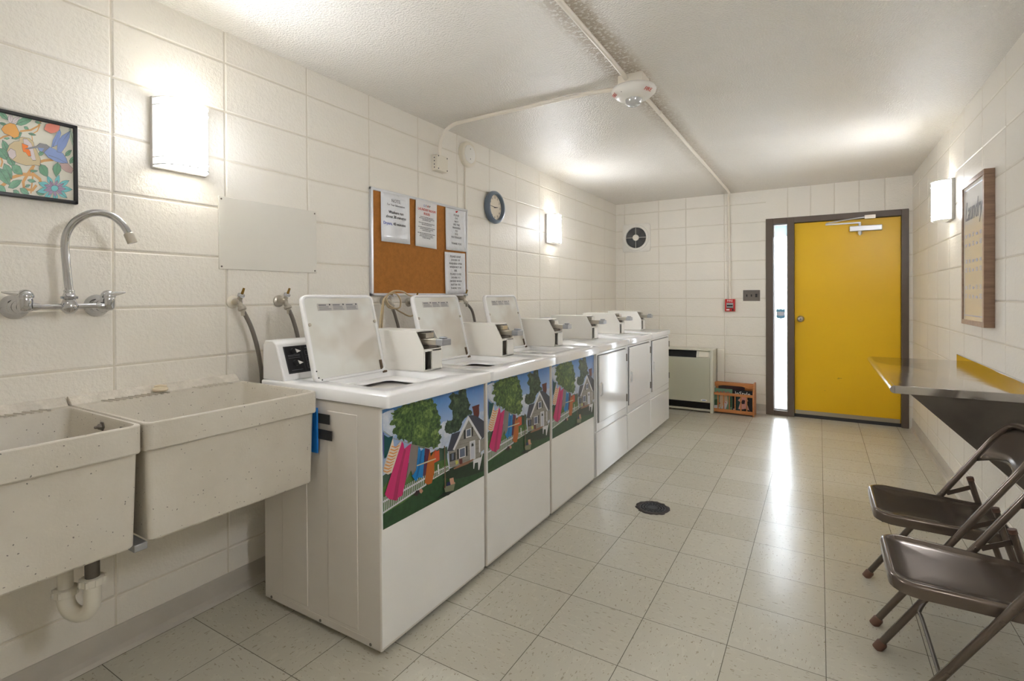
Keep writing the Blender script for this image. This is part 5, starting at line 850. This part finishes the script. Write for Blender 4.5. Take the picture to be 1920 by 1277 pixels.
MB().box(-0.029, 0.029, -0.012, 0.004, 0.05, 0.054, M['black']).box(-0.033, 0.033, -0.033, -0.026, 0.045, 0.052, M['black']).build('handle_slot', hb)
text('FIRE', 0.032, 0, 0.047, 0.0455, M['white_paint'], pl_); MB().box(-0.036, -0.004, -0.056, -0.042, 0.045, 0.046, M['white_paint']).build('label_plate', pl_)
MB().lathe([(0.010, 0), (0.010, 0.004)], (0.029, -0.05, 0.045), (0, 0, 1), M['black'], 16).build('key_lock', pl_)
sw = root('switch_plate', (-0.62, YB, 1.252), 'steel switch plate with three dark switches beside the door frame', 'light switch', None, MBK)
MB().box(-0.082, 0.082, -0.058, 0.058, 0, 0.006, M['steel_dark']).build('plate', sw, bevel=0.003)
for u, hh in ((-0.045, 0.012), (0.0, 0.012), (0.047, 0.018)): MB().box(u-0.006-(0.004 if hh > 0.015 else 0), u+0.006+(0.004 if hh > 0.015 else 0), -hh, hh, 0.006, 0.014, M['black']).build('toggle', sw, bevel=0.001)
# heater
ht = root('wall_heater', (-1.355, 5.96, 0), 'beige floor standing heater cabinet between the dryers and magazine rack', 'heater')
X0, X1 = -0.45, 0.39; FY = -0.12
mb = MB(); mb.box(X1-0.03, X1, FY+0.004, 0.144, 0.0, 0.672, M['heater_l']); mb.box(X0, X1-0.031, -0.05, 0.143, 0.0, 0.66, M['heater_l']); mb.box(X0, X1-0.03, FY+0.01, 0.144, 0.66, 0.672, M['heater_l']); mb.build('cabinet', ht, bevel=0.004)
mb = MB(); mb.box(X0, X1-0.03, FY-0.006, FY+0.014, 0.11, 0.585, M['heater']); mb.build('front_panel', ht, bevel=0.004)
mb = MB(); mb.prism([(FY-0.002, 0.588), (FY+0.03, 0.655), (FY+0.06, 0.655), (FY+0.06, 0.588)], 0, X0, X1-0.17, M['void'])
mb.build('air_vent', ht)
mb = MB(); mb.prism([(FY-0.004, 0.586), (FY+0.03, 0.662), (FY+0.06, 0.662), (FY+0.06, 0.586)], 0, X1-0.17, X1-0.03, M['heater_l']); mb.build('control_cover', ht, bevel=0.004)
mb = MB(); mb.prism([(FY-0.008, 0.596), (FY+0.022, 0.65), (FY+0.03, 0.65), (FY+0.0, 0.594)], 0, X1-0.145, X1-0.045, M['off']); mb.build('control_lid', ht, bevel=0.003)
mb = MB(); mb.box(X0, X1-0.03, FY+0.03, FY+0.05, 0.035, 0.11, M['dark'])
for k in range(7): mb.box(X0, X1-0.03, FY+0.02, FY+0.032, 0.042+k*0.0095, 0.045+k*0.0095, M['black'])
mb.build('intake_grille', ht)
MB().box(X0, X1-0.03, FY+0.0, FY+0.02, 0.02, 0.036, M['heater_l']).build('kick_rail', ht)
mb = MB(); mb.prism([(X1-0.09+0.034*math.cos(k*PI/10), 0.135+0.011*math.sin(k*PI/10)) for k in range(20)], 1, FY-0.009, FY-0.0062, M['white_paint']); mb.prism([(X1-0.09+0.022*math.cos(k*PI/10), 0.134+0.005*math.sin(k*PI/10)) for k in range(20)], 1, FY-0.0094, FY-0.009, M['lblue']); mb.build('badge', ht)
mb = MB(); mb.box(-0.958, -0.888, YB-0.05, YB, 0.1, 0.665, M['wall']); mb.build('trim_1', bevel=0.004, kind='structure')
# magazine rack
mr = root('magazine_rack', (-0.783, 5.955, 0), 'oak magazine rack with slatted front on the floor by the heater', 'magazine rack', None, None, -0.035)
O = M['oak']
for x0 in (-0.211, 0.196):
    mb = MB(); mb.prism([(-0.07, 0), (-0.04, 0), (-0.036, 0.02), (0.05, 0.02), (0.054, 0), (0.084, 0), (0.085, 0.33), (0.07, 0.34), (-0.02, 0.335), (-0.03, 0.33), (-0.055, 0.25), (-0.07, 0.22)], 0, x0, x0+0.015, O); mb.build('side_panel', mr, bevel=0.002)
MB().box(-0.196, 0.196, -0.066, -0.052, 0.195, 0.222, O).build('middle_rail', mr, bevel=0.002)
MB().box(-0.196, 0.196, -0.066, -0.052, 0.015, 0.05, O).build('bottom_rail', mr, bevel=0.002)
for k in range(6):
    x = -0.196+0.392*(k+1)/7; MB().box(x-0.0055, x+0.0055, -0.063, -0.054, 0.05, 0.195, O).build('slat', mr)
mb = MB(); P = [(-0.196, 0.325), (0.196, 0.325), (0.196, 0.275), (0.15, 0.280), (0.08, 0.297), (0, 0.300), (-0.08, 0.297), (-0.15, 0.285), (-0.196, 0.282)]
mb.prism(P, 1, -0.015, -0.002, O); mb.build('top_rail', mr, bevel=0.001)
MB().box(-0.196, 0.196, -0.05, 0.08, 0.012, 0.024, O).build('floor_board', mr)
MB().box(-0.196, 0.196, 0.07, 0.08, 0.024, 0.32, O).build('back_board', mr)
mr.rotation_euler = (0, 0, -0.035)
def magazine(x0, x1, y, z1, base, label, shapes, texts, lean=0.06):
    r = root('magazine', (-0.783+(x0+x1)/2, 5.955+y, 0.026), label, 'magazine', 'magazines standing in the oak rack', cols((1, 0, 0), (0, math.sin(lean)*1.0, math.cos(lean)), (0, -math.cos(lean), math.sin(lean))))
    hw = (x1-x0)/2; MB().box(-hw, hw, 0, z1, -0.006, 0, base).build('cover', r); lay = 0.0002
    if shapes:
        mb = MB()
        for c, P in shapes: mb.prism(P, 2, lay-0.0001, lay, c); lay += 0.0002
        mb.build('cover_print', r)
    for (s_, sz, u, v, m_) in texts: text(s_, sz, u, v, lay+0.0006, M[m_], r, sx=1.0)
def mm(n, c): return mat('magazine_'+n, c, 0.25)
G1, G2, CR, WH, RD, DK, PK, DG = mm('green', (112, 150, 124)), mm('dark_green', (60, 96, 74)), mm('cream', (206, 186, 156)), mm('white', (214, 212, 216)), mm('red', (200, 70, 56)), mm('black', (22, 24, 28)), mm('pink', (222, 168, 160)), mm('teal', (46, 72, 70))
magazine(-0.19, -0.005, -0.038, 0.235, G1, 'green magazine with red masthead at one end of the oak rack',
  [(G2, [(-0.09, 0.11), (-0.04, 0.12), (-0.04, 0.06), (-0.09, 0.05)]), (CR, [(-0.035, 0.02), (-0.03, 0.17), (-0.01, 0.19), (0.04, 0.19), (0.05, 0.1), (0.03, 0.06)]), (WH, [(-0.09, 0.005), (-0.09, 0.05), (-0.06, 0.055), (-0.02, 0.02), (0.0, 0.06), (0.03, 0.11), (0.05, 0.09), (0.03, 0.02), (0.0, 0.003)]), (RD, [(-0.05, 0.07), (-0.03, 0.085), (-0.025, 0.07)]), (RD, [(0.015, 0.1), (0.03, 0.08), (0.034, 0.09)]), (G2, [(0.06, 0.04), (0.09, 0.05), (0.09, 0.16), (0.06, 0.15)])],
  [('AARO', 0.052, -0.0, 0.185, 'red')])
magazine(0.0, 0.188, -0.040, 0.232, DK, 'black magazine with white masthead and pink dress in the oak rack',
  [(DG, [(-0.06, 0.005), (-0.02, 0.005), (-0.02, 0.21), (-0.06, 0.21)]), (PK, [(-0.04, 0.035), (-0.02, 0.11), (-0.045, 0.125), (-0.01, 0.165), (0.03, 0.165), (0.055, 0.13), (0.04, 0.11), (0.065, 0.03), (0.03, 0.045), (0.0, 0.035)]), (mm('hair', (60, 44, 48)), [(-0.015, 0.1), (0.0, 0.09), (0.02, 0.095), (0.025, 0.13), (0.0, 0.135)]), (PK, [(-0.004, 0.165), (0.014, 0.165), (0.012, 0.19), (0, 0.19)]), (WH, [(-0.088, 0.012), (-0.078, 0.012), (-0.078, 0.035), (-0.088, 0.035)])],
  [('InStyle', 0.056, 0.0, 0.196, 'white_paint')])
magazine(-0.15, 0.11, 0.012, 0.262, mm('maroon', (70, 40, 44)), 'dark red magazine standing behind the two front magazines', [], [])

# ------------------------------------------------------------------ framed sign on the chair wall
sg = root('framed_sign', (XR, 3.69, 1.482), 'wooden framed laundry sign hanging above the steel table', 'sign', None, MR)
W2, H2 = 0.24, 0.396; f = 0.026
mb = MB()
for q in ((-W2, W2, H2-f, H2), (-W2, W2, -H2, -H2+f), (-W2, -W2+f, -H2+f, H2-f), (W2-f, W2, -H2+f, H2-f)): mb.box(q[0], q[1], q[2], q[3], 0.0, 0.042, M['walnut'])
mb.build('frame', sg, bevel=0.0015)
MB().box(-W2+f-0.002, W2-f+0.002, -H2+f-0.002, H2-f+0.002, 0.006, 0.036, M['signpaper']).build('sign_board', sg)
text('Laundry', 0.15, 0, 0.225, 0.0366, M['ink_grey'], sg, 'lettering', sx=0.72, shear=0.35)
mb = MB()
for v in (-0.345, 0.35): mb.box(-0.19, 0.19, v-0.002, v+0.002, 0.036, 0.0366, M['lblue'])
random.seed(11)
for v0 in (0.085, -0.055, -0.20):
    for rrow in (0, -0.05):
        for k in range(5):
            u = -0.15+k*0.075; hgt = random.uniform(0.012, 0.03)
            for q in range(3): mb.box(u-0.022+random.uniform(0, 0.01), u+0.02-random.uniform(0, 0.012), v0+rrow+hgt*(q/3), v0+rrow+hgt*(q/3)+0.0045, 0.036, 0.0366, M['lblue'])
mb.build('small_print', sg)

# ------------------------------------------------------------------ stainless wall table
tb = root('folding_table', (XR, 3.545, 0), 'stainless steel wall mounted folding table with raised back edge', 'table')
ty = 0.645; pr = [(-0.016, 0.845), (-0.452, 0.845)]+arc(-0.452, 0.8275, 0.0175, 90, 270, 10)+[(-0.44, 0.81), (-0.44, 0.833), (-0.016, 0.833)]
mb = MB(); mb.prism(pr, 1, -ty, ty, M['steel'], False); mb.box(-0.452, -0.016, -ty-0.003, -ty+0.001, 0.81, 0.8448, M['steel']); mb.box(-0.452, -0.016, ty-0.001, ty+0.003, 0.81, 0.8448, M['steel']); mb.build('table_top', tb, bevel=0.0012, angle=50)
mb = MB(); mb.box(-0.018, -0.002, -ty, ty, 0.81, 0.885, M['steel']); mb.build('backsplash', tb, bevel=0.002)
for yy in (-ty+0.02, ty-0.022):
    mb = MB(); mb.prism([(-0.398, 0.812), (-0.005, 0.812), (-0.005, 0.43)], 1, yy, yy+0.0025, M['steel_dark']); mb.box(-0.39, -0.005, yy, yy+0.025, 0.806, 0.811, M['steel_dark']); mb.box(-0.008, -0.003, yy, yy+0.025, 0.43, 0.81, M['steel_dark']); mb.build('gusset_bracket', tb)

# ------------------------------------------------------------------ floor drain
fdn = root('floor_drain', (-0.842, 3.062, 0), 'rusty round floor drain with pierced grate in the tiled floor', 'drain')
random.seed(3); n = 40; rad = [0.098+random.uniform(-0.006, 0.007) for _ in range(n)]
mb = MB(); mb.loft([[(rad[k]*math.cos(k*2*PI/n), rad[k]*math.sin(k*2*PI/n), 0.0004) for k in range(n)], [(0.97*rad[k]*math.cos(k*2*PI/n), 0.97*rad[k]*math.sin(k*2*PI/n), 0.0035) for k in range(n)], [(0.074*math.cos(k*2*PI/n), 0.074*math.sin(k*2*PI/n), 0.003) for k in range(n)], [(0.072*math.cos(k*2*PI/n), 0.072*math.sin(k*2*PI/n), 0.0006) for k in range(n)]], M['castiron'], False, False); mb.build('ring', fdn)
MB().lathe([(0.073, 0.0006), (0, 0.0006)], (0, 0, 0), (0, 0, 1), M['void'], 32, False, False).build('pit', fdn)
mb = MB(); IR = mat('grate_iron', (74, 76, 80), 0.45, 0.6)
for R_, wdt in ((0.071, 0.003), (0.056, 0.0035), (0.041, 0.0035), (0.026, 0.0035)): mb.loft([[((R_+s1*wdt)*math.cos(k*2*PI/n), (R_+s1*wdt)*math.sin(k*2*PI/n), zz) for k in range(n)] for s1, zz in ((-1, 0.0008), (-1, 0.0036), (1, 0.0036), (1, 0.0008))], IR, False, False, False)
for k in range(20):
    a = k*2*PI/20; c, s_ = math.cos(a), math.sin(a); r0 = 0.026 if k % 2 == 0 else 0.056
    mb.prism([(r0*c-0.002*s_, r0*s_+0.002*c), (r0*c+0.002*s_, r0*s_-0.002*c), (0.071*c+0.003*s_, 0.071*s_-0.003*c), (0.071*c-0.003*s_, 0.071*s_+0.003*c)], 2, 0.0008, 0.0035, IR)
for k in range(10):
    a = (k+0.5)*2*PI/10; c, s_ = math.cos(a), math.sin(a); mb.prism([(0.02*c-0.002*s_, 0.02*s_+0.002*c), (0.02*c+0.002*s_, 0.02*s_-0.002*c), (0.041*c+0.002*s_, 0.041*s_-0.002*c), (0.041*c-0.002*s_, 0.041*s_+0.002*c)], 2, 0.0008, 0.0035, IR)
mb.lathe([(0.022, 0.0008), (0.022, 0.0037), (0, 0.0037)], (0, 0, 0), (0, 0, 1), IR, 20, False, False); mb.build('grate', fdn)

# ------------------------------------------------------------------ folding chairs (local: front = -x, centre of front feet line at x=-0.23)
M['capbrown'] = mat('brown_plastic_cap', (92, 66, 52), 0.5)
def make_chair(loc, label, rz=0):
    r = root('folding_chair', loc, label, 'chair', 'brown metal folding chairs', None, rz)
    B = M['brown']; hy = 0.195; tr = 0.0115
    def fx(z): return z/1.6-0.23
    P = [(fx(0.012), -hy, 0.012), (fx(0.2), -hy, 0.2), (fx(0.42), -hy, 0.42), (fx(0.60), -hy, 0.60)]
    top = [(fx(0.66), -hy, 0.66), (fx(0.71), -hy+0.018, 0.71), (fx(0.742), -hy+0.06, 0.742), (fx(0.752)+0.004, -hy+0.12, 0.752), (fx(0.756)+0.008, 0, 0.756)]
    full = P+top+[(x, -y, z) for x, y, z in (P+top)[::-1][1:]]
    mb = MB(); mb.tube(smooth_path(full, 5), tr, B, 14); mb.build('front_frame', r)
    # curved sheet backrest between the uprights
    mb = MB(); rings = []
    for side in (1, -1):
        pass
    nu = 14; vs = []; rows = []
    def edge_z(t): return 0.745-0.045*abs(t)**3*1.0
    for k in range(9):
        sft = k/8
        row = []
        for i in range(nu+1):
            t_ = -1+2*i/nu; y = (hy-0.004)*t_; zt = 0.75-0.075*abs(t_)**5; zb = 0.585+0.03*(1-abs(t_)**2.2)*-0.2+0.0
            zb = 0.575+0.045*(1-t_*t_); z = zt*(1-sft)+zb*sft; x = fx(z)+0.028*(1-t_*t_)+(0.010 if k == 8 else 0)
            row.append((x, y, z))
        rows.append(row)
    vs = [p for r_ in rows for p in r_]; fs = [(k*(nu+1)+i, k*(nu+1)+i+1, (k+1)*(nu+1)+i+1, (k+1)*(nu+1)+i) for k in range(8) for i in range(nu)]
    mb.add(vs, fs, B, True); o = mb.build('backrest', r); sd = o.modifiers.new('thick', 'SOLIDIFY'); sd.thickness = 0.003; sd.offset = 0
    # seat pan
    def outl(i, z, zr=0):
        x0, x1 = -0.225+i, 0.185-i; a = 0.188-i; b = 0.168-i; R_ = max(0.068-i, 0.008); pts = []
        # front corners rounded (front = x0), wider in front
        for k in range(7): t_ = math.radians(180+90*k/6); pts.append((x0+R_+R_*math.cos(t_), -a+R_+R_*math.sin(t_)))
        r2 = max(0.02-i*0.5, 0.004)
        for k in range(4): t_ = math.radians(270+90*k/3); pts.append((x1-r2+r2*math.cos(t_), -b+r2+r2*math.sin(t_)))
        for k in range(4): t_ = math.radians(0+90*k/3); pts.append((x1-r2+r2*math.cos(t_), b-r2+r2*math.sin(t_)))
        for k in range(7): t_ = math.radians(90+90*k/6); pts.append((x0+R_+R_*math.cos(t_), a-R_+R_*math.sin(t_)))
        return [(x, y, z-0.035*(x+0.225)) for x, y in pts]
    mb = MB(); mb.loft([outl(0.014, 0.392), outl(0.001, 0.39), outl(0, 0.418), outl(0.003, 0.424), outl(0.010, 0.4275), outl(0.018, 0.4265), outl(0.028, 0.421), outl(0.06, 0.418), outl(0.12, 0.4165)], B, False, True); st = mb.build('seat', r)
    MB().box(-0.2, 0.17, -0.16, 0.16, 0.383, 0.386, M['dark']).build('seat_underside', st)
    for sg_ in (-1, 1):
        y = sg_*0.178
        mb = MB(); P = [(0.118, y, 0.508), (0.135, y, 0.44), (0.165, y, 0.34), (0.225, y, 0.14), (0.262, y, 0.012)]; mb.tube(smooth_path(P, 4), 0.0108, B, 12); lg = mb.build('rear_leg', r)
        MB().tube([(0.1175, y, 0.510), (0.121, y, 0.497)], 0.0118, M['capbrown'], 12).build('top_cap', lg)
        MB().lathe([(0.0155, 0), (0.0155, 0.03), (0.0125, 0.034)], (0.2645, y, 0.0), (-0.28, 0, 1), M['rubber'], 16).build('rubber_foot', lg)
        MB().lathe([(0.016, 0), (0.0165, 0.028), (0.013, 0.034)], (fx(0)+0.002, sg_*hy, 0.0), (0.53, 0, 0.85), M['rubber'], 16).build('rubber_foot', r, label='brown rubber foot')
        yb = sg_*0.186; mb = MB(); a = Vector((fx(0.44)+0.01, yb, 0.432)); b = Vector((0.128, yb, 0.47)); d = (b-a).normalized(); n_ = Vector((-d.z, 0, d.x))*0.008
        v = [a-n_-d*0.01, b-n_+d*0.01, b+n_+d*0.01, a+n_-d*0.01]; mb.add([(p.x, yb-0.0015, p.z) for p in v]+[(p.x, yb+0.0015, p.z) for p in v], [(0, 1, 2, 3), (7, 6, 5, 4), (0, 4, 5, 1), (1, 5, 6, 2), (2, 6, 7, 3), (3, 7, 4, 0)], B); mb.build('link_bar', r)
        mb = MB()
        for zz in (0.425, 0.385, 0.205, 0.16): mb.lathe([(0.0065, 0), (0.006, 0.002), (0.003, 0.003), (0, 0.003)], (fx(zz), sg_*(hy+tr-0.0005), zz), (0, sg_, 0), M['brown'], 12)
        for zz in (0.425, 0.385): mb.lathe([(0.0065, 0), (0.006, 0.002), (0.003, 0.003), (0, 0.003)], (fx(zz), sg_*(hy-tr+0.0005), zz), (0, -sg_, 0), M['brown'], 12)
        mb.build('rivet', r)
    z = 0.175; x = fx(z)+0.004; mb = MB(); mb.tube(smooth_path([(fx(0.215)+0.004, -hy+0.002, 0.215), (x+0.004, -hy+0.022, z+0.004), (x+0.006, -hy+0.06, z), (x+0.006, hy-0.06, z), (x+0.004, hy-0.022, z+0.004), (fx(0.215)+0.004, hy-0.002, 0.215)], 5), 0.0058, M['steel_dark'], 10); mb.build('front_stretcher', r, label='bare steel cross rod between the front legs')
    mb = MB(); mb.tube([(0.208, -0.178, 0.20), (0.208, 0.178, 0.20)], 0.0058, M['steel'], 10); mb.build('rear_stretcher', r, label='bare steel cross rod between the rear legs')
    return r
c1 = make_chair((0.402, 2.603, 0), 'brown steel folding chair under the table edge, farther one of two', 0.0)
c2 = copy_tree(c1); c2.location = (0.40, 2.053, 0); c2['label'] = 'brown steel folding chair nearer the camera, cut off by the photo edge'
